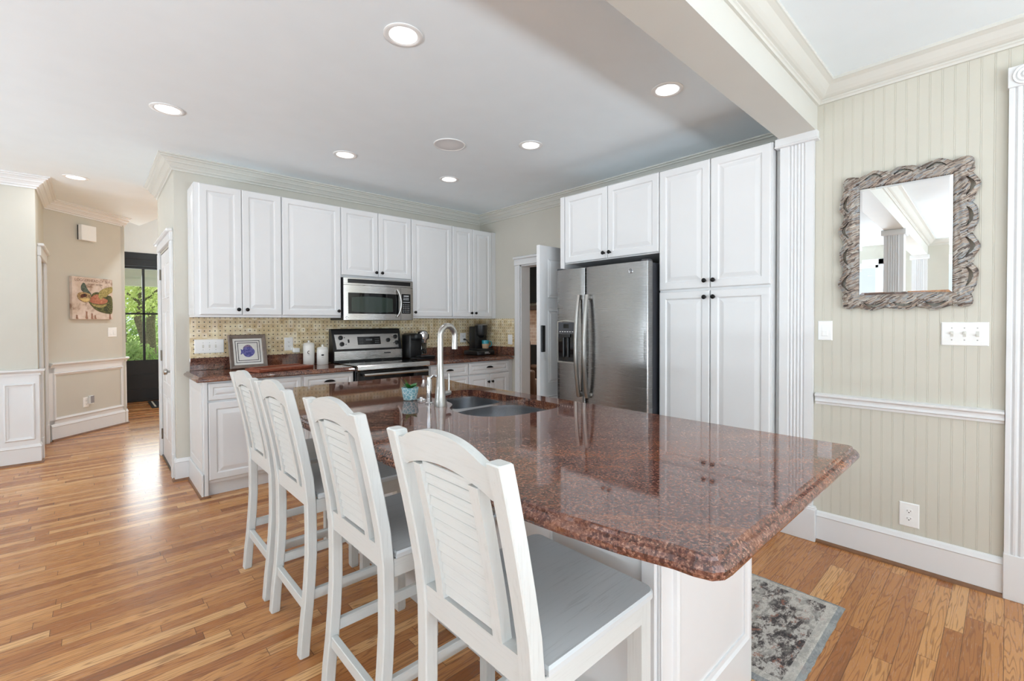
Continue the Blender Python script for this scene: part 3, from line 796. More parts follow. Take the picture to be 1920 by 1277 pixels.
# ------------------------------------------------------------------ refrigerator
r = thing('refrigerator', 'stainless side-by-side refrigerator with water dispenser', 'refrigerator', (3.3, 2.27, 0))
FX = 2.985; FY0, FYS, FY1 = 1.812, 2.401, 2.722
b = NB(); box(b, 3.055, 3.70, FY0 + .006, FY1 - .006, .02, 1.765, .004); obj('cabinet_body', b, M_darkgrey, r)
b = NB(); box(b, 3.03, 3.69, FY0 + .02, FY1 - .02, 0, .02); obj('foot_base', b, M_black, r)
def fdoor(name, y0, y1):
    c = NB(); n = 14; pts = []
    w = y1 - y0
    for i in range(n + 1):
        t = i / n; yy = y0 + w * t; e = min(t, 1 - t) * w
        edge = .022 * (1 - math.sqrt(max(0, 1 - (1 - min(1, e / .022)) ** 2)))
        pts.append((FX - .006 * math.sin(PI * t) + edge, yy))
    extra = []
    for k in range(1, 6):
        a = PI / 2 * k / 6; extra.append((FX + .022 - .022 * math.sin(a), y0 + .022 - .022 * math.cos(a)))
    pts = [(3.05, y0), (FX + .022, y0)] + extra + [p for p in pts if y0 + .022 <= p[1] <= y1 - .022] + [(q[0], y0 + y1 - q[1]) for q in extra[::-1]] + [(FX + .022, y1), (3.05, y1)]
    loft(c, [[(p[0], p[1], z) for p in pts] for z in (.10, 1.772)])
    bmesh.ops.recalc_face_normals(c, faces=c.faces[:])
    return obj(name, c, M_fridge, r, True, 50)
fd = fdoor('refrigerator_door', FY0, FYS - .004); fz = fdoor('freezer_door', FYS + .004, FY1)
b = NB(); box(b, 3.0, 3.06, FY0 + .02, FY1 - .02, .02, .095, .004); obj('kick_grille', b, M_darkgrey, r)
def fhandle(y, parent):
    b = NB(); pts = []
    for i in range(17):
        t = i / 16; pts.append((FX - .028 - .04 * math.sin(PI * t) ** .8, y, .70 + .845 * t))
    c = NB(); loops = []
    for p in pts: loops.append([(p[0] + a * .012, p[1] + q * .017, p[2]) for a, q in ((-1, -.6), (-.6, -1), (.6, -1), (1, -.6), (1, .6), (.6, 1), (-.6, 1), (-1, .6))])
    loft(c, loops); merge(b, c)
    for z in (.715, 1.525): box(b, FX - .04, FX + .004, y - .016, y + .016, z - .02, z + .02, .004)
    return obj('handle', b, M_nickel, parent, True, 50)
fhandle(2.357, fd); fhandle(2.445, fz)
b = NB(); Mx = frame((FX - .004, 1.955, 1.706), -Y, Z, -X); lathe(b, [(.019, 0), (.019, .003), (.016, .004), (.0145, .0025), (.0145, .001)], Mx, 24, False); bd = obj('badge', b, M_chrome, fd, True)
b = NB(); tube(b, [Mx @ Vector((.008 * math.cos(a), .008 * math.sin(a), .0035)) for a in [i * .5 for i in range(12)]], .0014, 6); obj('monogram', b, M_plastic, bd)
b = NB(); lathe(b, [(.0147, .0005), (.0147, .002), (.001, .0021)], Mx, 24); obj('badge_disc', b, M_darkgrey, bd)
# dispenser
b = NB(); D = frame((FX - .003, 2.702, .968), -Y, Z, -X)
c = NB(); w, h = .2, .372
top = [(0, 0), (w, 0), (w, h - .015)] + [(w - w * i / 8, h - .015 + .012 * math.sin(PI * i / 8)) for i in range(1, 8)] + [(0, h - .015)]
def outl(ins): return [(min(max(p[0], ins), w - ins), min(max(p[1], ins), p[1] - ins if p[1] > h / 2 else max(p[1], ins))) for p in top]
loft(c, [[(p[0], p[1], -.004) for p in outl(0)], [(p[0], p[1], .006) for p in outl(0)], [(p[0], p[1], .006) for p in outl(.008)], [(p[0], p[1], .001) for p in outl(.01)]])
bmesh.ops.transform(c, matrix=D, verts=c.verts[:]); merge(b, c)
dp = obj('dispenser_frame', b, M_nickel, fz)
b = NB(); box(b, .012, w - .012, .014, .25, .0012, .003, M=D); obj('dispenser_cavity', b, M_glossblack, dp)
b = NB(); box(b, .07, .085, .05, .22, .003, .02, .004, M=D); box(b, .12, .135, .05, .22, .003, .02, .004, M=D); box(b, .06, .15, .22, .25, .003, .016, .003, M=D); obj('dispenser_paddle', b, M_black, dp)
b = NB(); box(b, .012, w - .012, .252, .35, .0012, .004, .001, M=D); pn = obj('control_panel', b, M_darkgrey, dp)
b = NB(); box(b, .07, .13, .30, .335, .004, .005, M=D); obj('display', b, M_glossblack, pn)
b = NB()
for i in range(6): box(b, .025 + .028 * i, .04 + .028 * i, .266, .272, .004, .005, M=D)
obj('button_row', b, M_plastic, pn)
for y in (FY0 + .005, FY1 - .06):
    b = NB(); box(b, FX + .005, FX + .07, y, y + .055, 1.772, 1.786, .004); obj('hinge_cover', b, M_darkgrey, r)

# ------------------------------------------------------------------ over-range microwave
r = thing('microwave', 'stainless over-range microwave mounted under the short cabinet', 'microwave', (2.15, YB, 1.345))
MX0, MX1, MZ0, MZ1, MY = 1.778, 2.5335, 1.347, 1.763, 4.40
b = NB(); box(b, MX0, MX1, MY + .002, YB - .009, MZ0 - .002, MZ1, .003); obj('microwave_body', b, M_black, r)
def bow(u): return .026 * math.sin(PI * min(1, max(0, u / .755))) ** .7
MM = frame((MX0, MY, MZ0), X, Z, -Y)
def bowed(name, u0, u1, v0, v1, d0, d1, mat, parent, n=16, arch=0, rnd=0):
    c = NB(); F, B = [], []
    def outline():
        p = [(u0 + (u1 - u0) * i / n, v0 - arch * math.sin(PI * i / n)) for i in range(n + 1)]
        p += [(u1 - (u1 - u0) * i / n, v1 + arch * math.sin(PI * i / n)) for i in range(n + 1)]
        return p
    o = outline()
    lo = [c.verts.new((u, v, bow(u) + d0)) for u, v in o]; hi = [c.verts.new((u, v, bow(u) + d1)) for u, v in o]
    m = n + 1
    for rows, fl in ((hi, False), (lo, True)):
        for i in range(n):
            q = [rows[i], rows[i + 1], rows[2 * m - 2 - i], rows[2 * m - 1 - i]]
            c.faces.new(q if not fl else q[::-1])
    for i in range(2 * m): j = (i + 1) % (2 * m); c.faces.new((lo[i], lo[j], hi[j], hi[i]))
    bmesh.ops.transform(c, matrix=MM, verts=c.verts[:])
    return obj(name, c, mat, parent, True, 35)
top = bowed('top_grille_panel', .001, .754, .345, .413, -.03, 0, M_steel, r)
bowed('vent_grille', .04, .72, .362, .402, 0, .0015, M_black, top)
md = bowed('microwave_door', .001, .60, .001, .342, -.03, 0, M_steel, r)
win = bowed('door_glass', .043, .575, .062, .268, 0, .0012, M_glossblack, md)
bowed('viewing_window', .075, .505, .085, .222, .0012, .0022, simple('smoked_glass', lin(52, 62, 56), .06), win, arch=.012)
b = NB(); tube(b, [MM @ Vector((.555 + .028 * math.sin(PI * t / 12) ** .8, .035 + .285 * t / 12, bow(.57) + .012 + .03 * math.sin(PI * t / 12) ** .6)) for t in range(13)], .0105, 10); obj('door_handle', b, M_nickel, md, True)
cp = bowed('control_side', .603, .754, .001, .342, -.03, 0, M_steel, r)
kp = bowed('keypad', .612, .722, .068, .276, 0, .0012, M_glossblack, cp)
b = NB()
def key(u, v, w, h): box(b, u, u + w, v, v + h, bow(u) + .0012, bow(u) + .002, M=MM)
key(.635, .248, .06, .012)
for j in range(2):
    for i in range(3): key(.632 + .024 * i, .212 + .016 * j, .016, .008)
key(.626, .186, .08, .006)
for j in range(5):
    for i in range(4): key(.628 + .022 * i, .082 + .019 * j, .008, .007)
obj('key_legends', b, simple('grey_print', lin(190, 192, 194), .5), kp)
b = NB(); tube(b, [MM @ Vector((.028 + .008 * math.cos(a), .024 + .010 * math.sin(a), bow(.03) + .001)) for a in [.4 + i * .5 for i in range(11)]], .0016, 6); tube(b, [MM @ Vector((.038 + .004 * i, .016 + .006 * i, bow(.03) + .001)) for i in range(4)], .0015, 6); obj('maker_mark', b, M_darkgrey, md)

# ------------------------------------------------------------------ range
r = thing('range_cooker', 'freestanding stainless electric range with black glass cooktop', 'stove', (2.14, 4.4, 0))
RX0, RX1, RY = 1.7605, 2.5175, 4.045
b = NB(); box(b, RX0 + .003, RX1 - .003, RY + .06, YB - .03, .02, .905, .003); box(b, RX0 + .03, RX1 - .03, RY + .1, YB - .05, 0, .02); obj('oven_body', b, M_black, r)
b = NB(); box(b, RX0, RX1, RY + .03, 4.64, .905, .921, .004); ck = obj('cooktop', b, M_glossblack, r)
for cx, cy, rr in ((1.95, 4.22, .1), (2.33, 4.22, .075), (1.95, 4.50, .075), (2.33, 4.50, .1)):
    b = NB(); lathe(b, [(rr, 0), (rr, .0006), (rr - .004, .0006), (rr - .004, 0)], Matrix.Translation((cx, cy, .9212)), 40, False); obj('burner_ring', b, M_darkgrey, ck)
b = NB(); c = NB(); loft(c, [[(x, RY, .878), (x, RY - .004, .886), (x, RY - .002, .915), (x, RY + .008, .926), (x, RY + .04, .926), (x, RY + .04, .878)] for x in (RX0, RX1)]); merge(b, c); obj('front_trim', b, M_steel, r)
b = NB(); box(b, RX0 + .004, RX1 - .004, RY + .01, RY + .06, .22, .872, .004); od = obj('oven_door', b, M_glossblack, r)
b = NB(); tube(b, [(RX0 + .045, RY - .035, .838), (RX1 - .045, RY - .035, .838)], .014, 14)
for x in (RX0 + .06, RX1 - .06): box(b, x - .012, x + .012, RY - .035, RY + .012, .828, .848, .003)
obj('oven_handle', b, M_nickel, od, True)
b = NB(); box(b, RX0 + .004, RX1 - .004, RY + .015, RY + .06, .04, .21, .004); obj('storage_drawer', b, M_steel, r)
b = NB(); c = NB(); loft(c, [[(x, 4.615, .921), (x, 4.625, 1.04), (x, 4.675, 1.245), (x, 4.69, 1.256), (x, YB - .012, 1.256), (x, YB - .012, .921)] for x in (RX0, RX1)]); merge(b, c); bg = obj('backguard', b, M_black, r)
def slope(z): return 4.625 + (z - 1.04) / .205 * .05
tl = math.atan2(.05, .205)
MB_ = frame((RX0, slope(1.04), 1.04), X, Vector((0, math.sin(tl), math.cos(tl))), Vector((0, -math.cos(tl), math.sin(tl))))
b = NB(); c = NB(); loft(c, [[(.035, .008, 0), (.722, .008, 0), (.73, .165, 0), (.025, .165, 0)], [(.037, .01, .004), (.72, .01, .004), (.727, .163, .004), (.028, .163, .004)]]); bmesh.ops.transform(c, matrix=MB_, verts=c.verts[:]); merge(b, c); pnl = obj('control_panel', b, M_steel, bg)
for u, v in ((.085, .128), (.093, .062), (.603, .092), (.692, .128), (.70, .062)):
    b = NB(); Mk = MB_ @ Matrix.Translation((u, v, .004)); lathe(b, [(.023, 0), (.023, .004), (.019, .006), (.017, .022), (.001, .024)], Mk, 20); box(b, -.003, .003, -.018, .018, .02, .03, .001, M=Mk); obj('control_knob', b, M_black, pnl, True)
for u, v in ((.125, .13), (.135, .06), (.655, .125), (.665, .058)):
    b = NB(); lathe(b, [(.005, 0), (.005, .0012), (.001, .0013)], MB_ @ Matrix.Translation((u, v, .004)), 10); obj('indicator_light', b, M_black, pnl)
b = NB(); box(b, .157, .173, .075, .11, .004, .009, .002, M=MB_); obj('oven_switch', b, M_black, pnl)
b = NB(); box(b, .26, .515, .05, .135, .004, .006, .001, M=MB_); ds = obj('display_panel', b, M_glossblack, pnl)
b = NB()
for i in range(4):
    for j in range(3): box(b, .275 + .012 * i, .282 + .012 * i, .066 + .02 * j, .072 + .02 * j, .006, .0066, M=MB_); box(b, .45 + .013 * i, .458 + .013 * i, .066 + .02 * j, .072 + .02 * j, .006, .0066, M=MB_)
box(b, .35, .42, .092, .112, .006, .0066, M=MB_); obj('key_legends', b, simple('dim_print', lin(110, 112, 114), .5), ds)
b = NB(); box(b, RX0 + .004, RX1 - .004, 4.608, 4.616, .935, 1.032, .003); lp = obj('lower_backguard', b, M_steel, bg)
b = NB(); box(b, 2.30, 2.375, 4.604, 4.608, .99, 1.001, .001); obj('name_plate', b, M_darkgrey, lp)

# ------------------------------------------------------------------ island
r = thing('kitchen_island', 'white panelled island base carrying the long granite top', 'island', (1.43, 1.7, 0))
IX0, IX1, IY0, IY1 = 1.105, 1.752, .633, 2.83
b = NB(); box(b, IX0 + .006, IX1, IY0 + .006, 1.30, .0, .8755, .002); obj('island_box', b, M_cab, r)
b = NB(); box(b, IX0 + .006, IX1, 2.38, IY1, .0, .8755, .002); obj('island_box', b, M_cab, r)
b = NB(); box(b, IX0 + .006, IX0 + .026, 1.30, 2.38, .0, .8755); box(b, IX1 - .02, IX1, 1.30, 2.38, .0, .8755); box(b, IX0 + .026, IX1 - .02, 1.30, 2.38, .0, .12); obj('sink_cupboard', b, M_cab, r)
b = NB(); ME = frame((IX0, IY0 + .006, 0), X, Z, -Y); W_ = IX1 - IX0
rings(b, ME, W_, .8755, [(0, .004), (.002, .006)]); panel_mould(b, ME @ Matrix.Translation((0, 0, .006)), .070, W_ - .042, .177, .835, .036, .014)
box(b, 0, .022, 0, .8755, .006, .012, .002, M=ME); obj('end_panel', b, M_cab, r)
b = NB(); MS = frame((IX0 + .006, IY1, 0), -Y, Z, -X); L = IY1 - IY0
rings(b, MS, L, .8755, [(0, .003), (.002, .005)])
for y in (IY0 + .03, 1.045, 1.45, 1.86, 2.27, 2.68):
    u = IY1 - y; box(b, u - .022, u + .022, .16, .8755, .005, .018, .003, M=MS)
box(b, 0, L, 0, .15, .005, .016, .003, M=MS); obj('back_panel', b, M_cab, r)
for y in (.84, 1.7, 2.55):                                   # small brackets that carry the overhang
    b = NB(); pts = [(0, 0), (.22, 0), (.22, -.02), (.19, -.035), (.12, -.05), (.07, -.09), (.045, -.15), (.03, -.2), (0, -.21)]
    c = NB(); loft(c, [[(IX0 - p[0], y + dy, .875 + p[1]) for p in pts] for dy in (-.022, .022)]); merge(b, c); obj('bracket', b, M_cab, r)
for k, (y0, y1) in enumerate(((.65, 1.2), (1.21, 2.27), (2.28, 2.81))):  # working side
    M = frame((IX1, y0, .12), Y, Z, X); w = y1 - y0 - .01
    door(M, w / 2 - .002, .58, r, (w / 2 - .03, .53)); door(M @ Matrix.Translation((w / 2 + .002, 0, 0)), w / 2 - .002, .58, r, (.03, .53))
    drawer(M @ Matrix.Translation((0, .6, 0)), w, .14, r, False)
# top with the sink cut out
near = [(.742, .40), (.716, .50), (.698, .62), (.682, .78), (.668, 1.0), (.655, 1.25), (.644, 1.5), (.637, 1.75), (.634, 2.0), (.636, 2.3), (.644, 2.6), (.66, 2.9), (.668, 3.0)]
outline = [(1.775, .318), (1.80, .325), (1.811, .35), (1.811, 2.42), (1.825, 2.56), (1.862, 2.74), (1.885, 2.9), (1.885, 3.0), (1.865, 3.06), (1.81, 3.092), (1.7, 3.10), (.76, 3.075), (.70, 3.055)] + near[::-1] + [(.745, .365), (.755, .335), (.775, .321), (.80, .318)]
SINK = [(1.66, 2.19), (1.675, 2.12), (1.675, 1.54), (1.655, 1.475), (1.59, 1.442), (1.36, 1.445), (1.27, 1.475), (1.205, 1.54), (1.183, 1.62), (1.19, 1.70), (1.215, 1.79), (1.265, 1.835), (1.30, 1.88), (1.32, 1.97), (1.325, 2.12), (1.36, 2.20), (1.44, 2.235), (1.60, 2.232)]
def smooth_loop(P, it=2):
    for _ in range(it):
        Q = []
        for i in range(len(P)):
            a, b_ = P[i], P[(i + 1) % len(P)]
            Q += [(a[0] * .75 + b_[0] * .25, a[1] * .75 + b_[1] * .25), (a[0] * .25 + b_[0] * .75, a[1] * .25 + b_[1] * .75)]
        P = Q
    return P
SINKS = smooth_loop(SINK, 2)
b = NB(); slab(b, outline, [SINKS]); top = tag(obj('island_top', b, M_granite), 'long polished red granite top of the island with sink cut-out', 'countertop')
# double-bowl sink
r = thing('kitchen_sink', 'stainless undermount double-bowl sink in the island top', 'sink', (1.43, 1.83, .86))
BL = smooth_loop([(1.645, 2.205), (1.665, 2.10), (1.665, 1.93), (1.60, 1.905), (1.36, 1.905), (1.335, 1.96), (1.34, 2.12), (1.38, 2.205)], 2)
BR = smooth_loop([(1.665, 1.86), (1.665, 1.53), (1.63, 1.455), (1.38, 1.46), (1.27, 1.50), (1.21, 1.57), (1.20, 1.66), (1.225, 1.78), (1.30, 1.865)], 2)
def scl(P, k, sh=0):
    cx = sum(p[0] for p in P) / len(P); cy = sum(p[1] for p in P) / len(P)
    return [(cx + (p[0] - cx) * k, cy + (p[1] - cy) * k) for p in P]
c = NB()
def ring_edges(rows): return [c.edges.get((rows[i], rows[(i + 1) % len(rows)])) for i in range(len(rows))]
OUT = scl(SINKS, 1.06); ov = [c.verts.new((p[0], p[1], .8755)) for p in OUT]
for i in range(len(ov)): c.edges.new((ov[i], ov[(i + 1) % len(ov)]))
bt = []
for P in (BL, BR):
    v = [c.verts.new((p[0], p[1], .8755)) for p in P]
    for i in range(len(v)): c.edges.new((v[i], v[(i + 1) % len(v)]))
    bt.append(v)
bmesh.ops.triangle_fill(c, use_beauty=True, edges=ring_edges(ov) + ring_edges(bt[0]) + ring_edges(bt[1]))
bmesh.ops.delete(c, geom=[f for f in c.faces if any(pin(P, f.calc_center_median().x, f.calc_center_median().y) for P in (BL, BR))], context='FACES_ONLY')
obj('sink_rim', c, M_sink, r)
for P in (BL, BR):
    c = NB(); dd = .19
    loft(c, [[(p[0], p[1], z) for p in scl(P, k)] for k, z in ((1, .8755), (.995, .86), (.97, .72), (.93, .695), (.8, .686), (.1, .682))], False, True)
    o = obj('sink_bowl', c, M_sink, r, True, 60)
    cx = sum(p[0] for p in P) / len(P); cy = sum(p[1] for p in P) / len(P)
    b = NB(); lathe(b, [(.045, 0), (.045, .004), (.038, .004), (.03, .001), (.001, .001)], Matrix.Translation((cx, cy, .685)), 24); obj('drain', b, M_chrome, o, True)

# faucet
r = thing('kitchen_faucet', 'tall brushed nickel gooseneck faucet standing beside the sink', 'faucet', (1.215, 1.875, .915))
b = NB(); P0 = (1.217, 1.862)
lathe(b, [(.031, .9152), (.031, .918), (.029, .93), (.022, 1.0), (.0175, 1.06), (.0155, 1.115), (.0155, 1.12)], Matrix.Translation((*P0, 0)), 28); obj('faucet_body', b, M_nickel, r, True)
fd_ = Vector((.97, .22, 0)).normalized()
b = NB(); pts = [(P0[0], P0[1], 1.12), (P0[0], P0[1], 1.17), (P0[0], P0[1], 1.225)]
R_ = .052
for i in range(13):
    a = PI - PI * i / 12 * 1.03
    q = Vector((P0[0], P0[1], 1.250)) + fd_ * (R_ + R_ * math.cos(a)) + Vector((0, 0, R_ * math.sin(a))); pts.append(tuple(q))
e = Vector(pts[-1]); pts += [tuple(e + Vector((fd_.x * -.002, fd_.y * -.002, -.03)))]
tube(b, pts, .0142, 16); obj('gooseneck', b, M_nickel, r, True)
b = NB(); e = Vector(pts[-1]); tube(b, [e + Vector((0, 0, .004)), e + Vector((0, 0, -.015)), e + Vector((0, 0, -.03))], [.0142, .0152, .0145], 16); obj('spray_head', b, M_nickel, r, True)
b = NB(); hd = Vector((.94, .34, 0)).normalized(); h0 = Vector((*P0, .972))
tube(b, [h0, h0 + hd * .075], .012, 12); tube(b, [h0 + hd * .068, h0 + hd * .07 + Z * .03, h0 + hd * .068 + Z * .095], [.006, .0055, .005], 10); obj('lever_handle', b, M_nickel, r, True)
r = thing('soap_dispenser', 'chrome soap dispenser pump standing left of the faucet', 'soap dispenser', (1.217, 1.962, .915))
b = NB(); lathe(b, [(.02, .9152), (.02, .921), (.013, .924), (.012, .945)], Matrix.Translation((1.217, 1.962, 0)), 20); obj('dispenser_base', b, M_chrome, r, True)
b = NB(); lathe(b, [(.0125, .945), (.0125, 1.03), (.009, 1.046), (.001, 1.05)], Matrix.Translation((1.217, 1.962, 0)), 20); tube(b, [(1.217, 1.962, 1.04), (1.235, 1.955, 1.052), (1.262, 1.945, 1.05), (1.275, 1.94, 1.038)], [.007, .007, .006, .005], 10); obj('pump_spout', b, M_chrome, r, True)
b = NB(); lathe(b, [(.024, .9152), (.024, .92), (.018, .926), (.010, .927), (.008, .932), (.001, .933)], Matrix.Translation((1.238, 2.072, 0)), 24); tag(obj('sink_button', b, M_chrome, None, True), 'small round chrome air-switch button on the island by the blue pot', 'button')
# potted succulent
PX, PY = 1.205, 2.128
r = thing('potted_plant', 'small succulent in a pale blue patterned pot on the island', 'plant', (PX, PY, .915))
t = NT('blue_pattern_glaze'); p = t.pos((1, 1, .8)); v = t.vor(p, 62, 'Distance', 'DISTANCE_TO_EDGE'); n = t.noise(p, 60, 2)
t.set(Base_Color=t.mix(t.ramp(v, [(.03, (1, 1, 1)), (.09, (0, 0, 0))]), lin(128, 178, 190), lin(222, 232, 230)), Roughness=.4); M_pot = t.m
b = NB(); lathe(b, [(.030, .9152), (.034, .918), (.042, .965), (.044, .98), (.041, .981), (.038, .965), (.001, .964)], Matrix.Translation((PX, PY, 0)), 28); obj('pot', b, M_pot, r, True)
b = NB(); lathe(b, [(.039, .966), (.03, .972), (.001, .974)], Matrix.Translation((PX, PY, 0)), 18); obj('soil', b, M_soil, r)
def leaf(b, o, d, L, w, lift, curl):
    d = Vector(d).normalized(); s = d.cross(Z).normalized(); rows = []
    for i in range(9):
        t_ = i / 8; ww = w * math.sin(PI * (.08 + .92 * t_) ** .8) if t_ < 1 else .0005
        c_ = Vector(o) + d * L * t_ + Z * (lift * t_ - curl * t_ * t_)
        rows.append([tuple(c_ - s * ww + Z * .003 * math.sin(PI * t_)), tuple(c_ - s * ww * .5 - Z * .001), tuple(c_ - Z * .004), tuple(c_ + s * ww * .5 - Z * .001), tuple(c_ + s * ww + Z * .003 * math.sin(PI * t_)), tuple(c_ + Z * .002)])
    loft(b, rows)
for d, L, w, lf_, cu in (((.2, -.9, 0), .05, .019, .035, .01), ((-.9, -.5, 0), .042, .015, .045, .01), ((.9, .2, 0), .05, .017, .04, .014), ((-.3, .9, 0), .045, .014, .03, .01), ((-.7, .1, 0), .03, .016, .055, .0)):
    b = NB(); leaf(b, (PX, PY, .972), d, L, w, lf_, cu); obj('leaf', b, M_leaf, r, True)
b = NB(); tube(b, [(PX, PY, .97), (PX - .015, PY + .03, 1.0), (PX - .025, PY + .062, 1.034)], [.003, .0025, .001], 6); obj('stem', b, M_stem, r)
b = NB(); lathe(b, [(.0245, 0), (.0245, .003), (.001, .004)], Matrix.Translation((PX, PY, .9741)), 6); bpy.data.objects  # soil tuft kept low
b.free()

# ------------------------------------------------------------------ counter stools
SP = [(-.022, .0), (-.014, .1), (.001, .24), (.011, .41), (.011, .58), (.005, .67), (-.006, .74), (-.025, .84), (-.048, .95), (-.067, 1.03), (-.0745, 1.06)]
def post_x(z):
    for (x0, z0), (x1, z1) in zip(SP, SP[1:]):
        if z <= z1: return x0 + (x1 - x0) * (z - z0) / (z1 - z0)
    return SP[-1][0]
HW = .215
def make_stool():
    r = thing('counter_stool', '', 'stool', (0, 0, 0), 'whitewashed counter stools along the island')
    for s in (-1, 1):
        b = NB(); loops = []; y0, y1 = (s * HW, s * (HW - .042))
        ya, yb_ = min(y0, y1), max(y0, y1)
        zs = [0, .003] + [.1 * i for i in range(1, 11)] + [1.045, 1.057, 1.06]
        for z in zs:
            x = post_x(z); k = 0 if 0 < z < 1.06 else .003; t = .036 if z > .12 else .034 + .002 * z / .12; tt = .0365
            q = .0035
            loops.append([(x + k, ya + k + q, z), (x + k + q, ya + k, z), (x + tt - k - q, ya + k, z), (x + tt - k, ya + k + q, z), (x + tt - k, yb_ - k - q, z), (x + tt - k - q, yb_ - k, z), (x + k + q, yb_ - k, z), (x + k, yb_ - k - q, z)])
        loft(b, loops); bp = obj('back_post', b, M_chair, r, True, 30)
        b = NB(); box(b, post_x(0) + .004, post_x(0) + .032, ya + .005, yb_ - .005, -.0, .004); obj('foot_pad', b, M_black, bp)
    for s in (-1, 1):
        b = NB(); y = s * (HW - .03)
        loft(b, [[(x0, y - d, z), (x1, y - d, z), (x1, y + d, z), (x0, y + d, z)] for x0, x1, d, z in ((.405, .437, .017, 0), (.402, .440, .0195, .012), (.402, .440, .0195, .12), (.40, .442, .021, .40), (.40, .442, .021, .612))])
        obj('front_leg', b, M_chair, r)
    # seat: slightly dished board with rounded front corners
    b = NB(); o = [(.052, -HW), (.40, -HW - .003)] + arc(.425, -HW + .025, .028, -85, -5, 5) + arc(.425, HW - .025, .028, 5, 85, 5) + [(.40, HW + .003), (.052, HW)]
    c = NB()
    lo = []
    for ins, z in ((.004, .612), (0, .616), (0, .628), (.004, .634)):
        cx, cy = .23, 0
        lo.append([(p[0] - math.copysign(ins, p[0] - cx), p[1] - math.copysign(ins, p[1]), z) for p in o])
    loft(c, lo); merge(b, c); obj('seat', b, M_seat, r, True, 25)['label'] = 'grey washed wooden seat'
    b = NB()
    for s in (-1, 1): box(b, post_x(.58) + .036, .402, s * (HW - .018) - .01, s * (HW - .018) + .01, .556, .611, .002)
    box(b, .41, .432, -HW + .05, HW - .05, .556, .611, .002); obj('apron', b, M_chair_x, r)
    # crest rail with a raised middle
    n = 24; ys = [-.1735 + .347 * i / n for i in range(n + 1)]
    def ztop(y):
        a = abs(y) / .158
        if a >= 1: return 1.045
        return 1.045 + .037 * (1 - a ** 2.3) * min(1, (1 - a) * 5 + .35)
    def zbot(y):
        a = abs(y)
        return .978 + (.026 * max(0, 1 - (a / .15) ** 2) if a < .15 else 0) + (.006 if a < .149 else 0)
    b = NB(); rows = []
    for y in ys:
        zt, zb = ztop(y), zbot(y)
        rows.append([(post_x(zb) + .008, y, zb), (post_x(zt) + .008, y, zt), (post_x(zt) + .030, y, zt), (post_x(zb) + .030, y, zb)])
    loft(b, rows); obj('crest_rail', b, M_chair_h, r, True, 30)
    # lower back rail
    b = NB()
    loft(b, [[(post_x(z) + .006, -.1735, z), (post_x(z) + .006, .1735, z), (post_x(z) + .032, .1735, z), (post_x(z) + .032, -.1735, z)] for z in (.585, .62, .655)]); obj('lower_rail', b, M_chair_h, r)
    # louvred panel: two stiles and slats
    pw = .122
    for s in (-1, 1):
        b = NB(); y0, y1 = sorted((s * pw, s * (pw - .03)))
        loft(b, [[(post_x(z) + .005, y0, z), (post_x(z) + .032, y0, z), (post_x(z) + .032, y1, z), (post_x(z) + .005, y1, z)] for z in (.652, .72, .80, .90, .992)]); obj('panel_stile', b, M_chair, r)
    ns = 12; zs = .664; ze = 1.004; st = (ze - zs) / ns
    for i in range(ns):
        z0 = zs + st * i; z1 = z0 + st * .82
        b = NB(); w = pw - .028
        x0, x1 = post_x(z0), post_x(z1)
        loft(b, [[(x0 + .010, y, z0 + .001), (x0 + .011, y, z0), (x0 + .015, y, z0), (x1 + .020, y, z1), (x1 + .016, y, z1), (x1 + .015, y, z1 - .001)] for y in (-w, w)]); obj('louver_slat', b, M_chair_h, r)
    # stretchers
    b = NB(); box(b, post_x(.19) + .008, post_x(.19) + .030, -.1735, .1735, .168, .208, .002); obj('stretcher', b, M_chair_h, r)
    for s in (-1, 1):
        b = NB(); box(b, post_x(.23) + .036, .402, s * (HW - .021) - .010, s * (HW - .021) + .010, .212, .252, .002); obj('stretcher', b, M_chair_x, r)
    b = NB(); box(b, .408, .434, -.166, .166, .15, .19, .002); obj('foot_rest', b, M_chair, r)
    return r
def copy_tree(o, parent=None):
    c = o.copy(); COL.objects.link(c); c.parent = parent
    for ch in list(o.children): copy_tree(ch, c)
    return c
stool = make_stool()
SPOTS = [(.600, 2.603, 0, 'whitewashed louvre-back counter stool at the range end of the row, fully visible leg by the floor'),
         (.598, 2.090, 0, ''), (.600, 1.452, 0, ''), (.597, .828, 0, '')]
LAB = ['louvre-back counter stool farthest from the camera, nearest the base cabinets',
       'second louvre-back counter stool from the base cabinets, overlapping the farthest one',
       'louvre-back counter stool third from the base cabinets, in front of the blue pot',
       'largest louvre-back counter stool, its grey seat tucked under the island corner']
for i, (x, y, a, _) in enumerate(SPOTS):
    o = stool if i == 0 else copy_tree(stool)
    o.location = (x, y, 0); o['label'] = LAB[i]

# ------------------------------------------------------------------ ceiling fittings
M_lens = emit('lit_lens', (1, .98, .95), 2.2)
LAMP = 1.7
def downlight(x, y, label, k=1, CEIL=CEIL):
    r = thing('recessed_light', label, 'ceiling light', (x, y, CEIL), 'recessed ceiling lights')
    T = Matrix.Translation((x, y, CEIL))
    b = NB(); lathe(b, [(.092, -.0005), (.092, -.004), (.086, -.007), (.070, -.006), (.066, -.003), (.066, -.0005)], T, 36, False); obj('trim_ring', b, M_plastic, r, True)
    b = NB(); lathe(b, [(.0665, -.0035), (.001, -.0035)], T, 36, False); obj('lens', b, M_lens, r)
    l = bpy.data.lights.new('lamp', 'AREA'); l.shape = 'DISK'; l.size = .13; l.energy = LAMP * k; l.color = (.97, .98, 1) if k < 10 else (.80, .91, 1)
    o = bpy.data.objects.new('lamp', l); COL.objects.link(o); o.location = (0, 0, -.006); o.parent = r
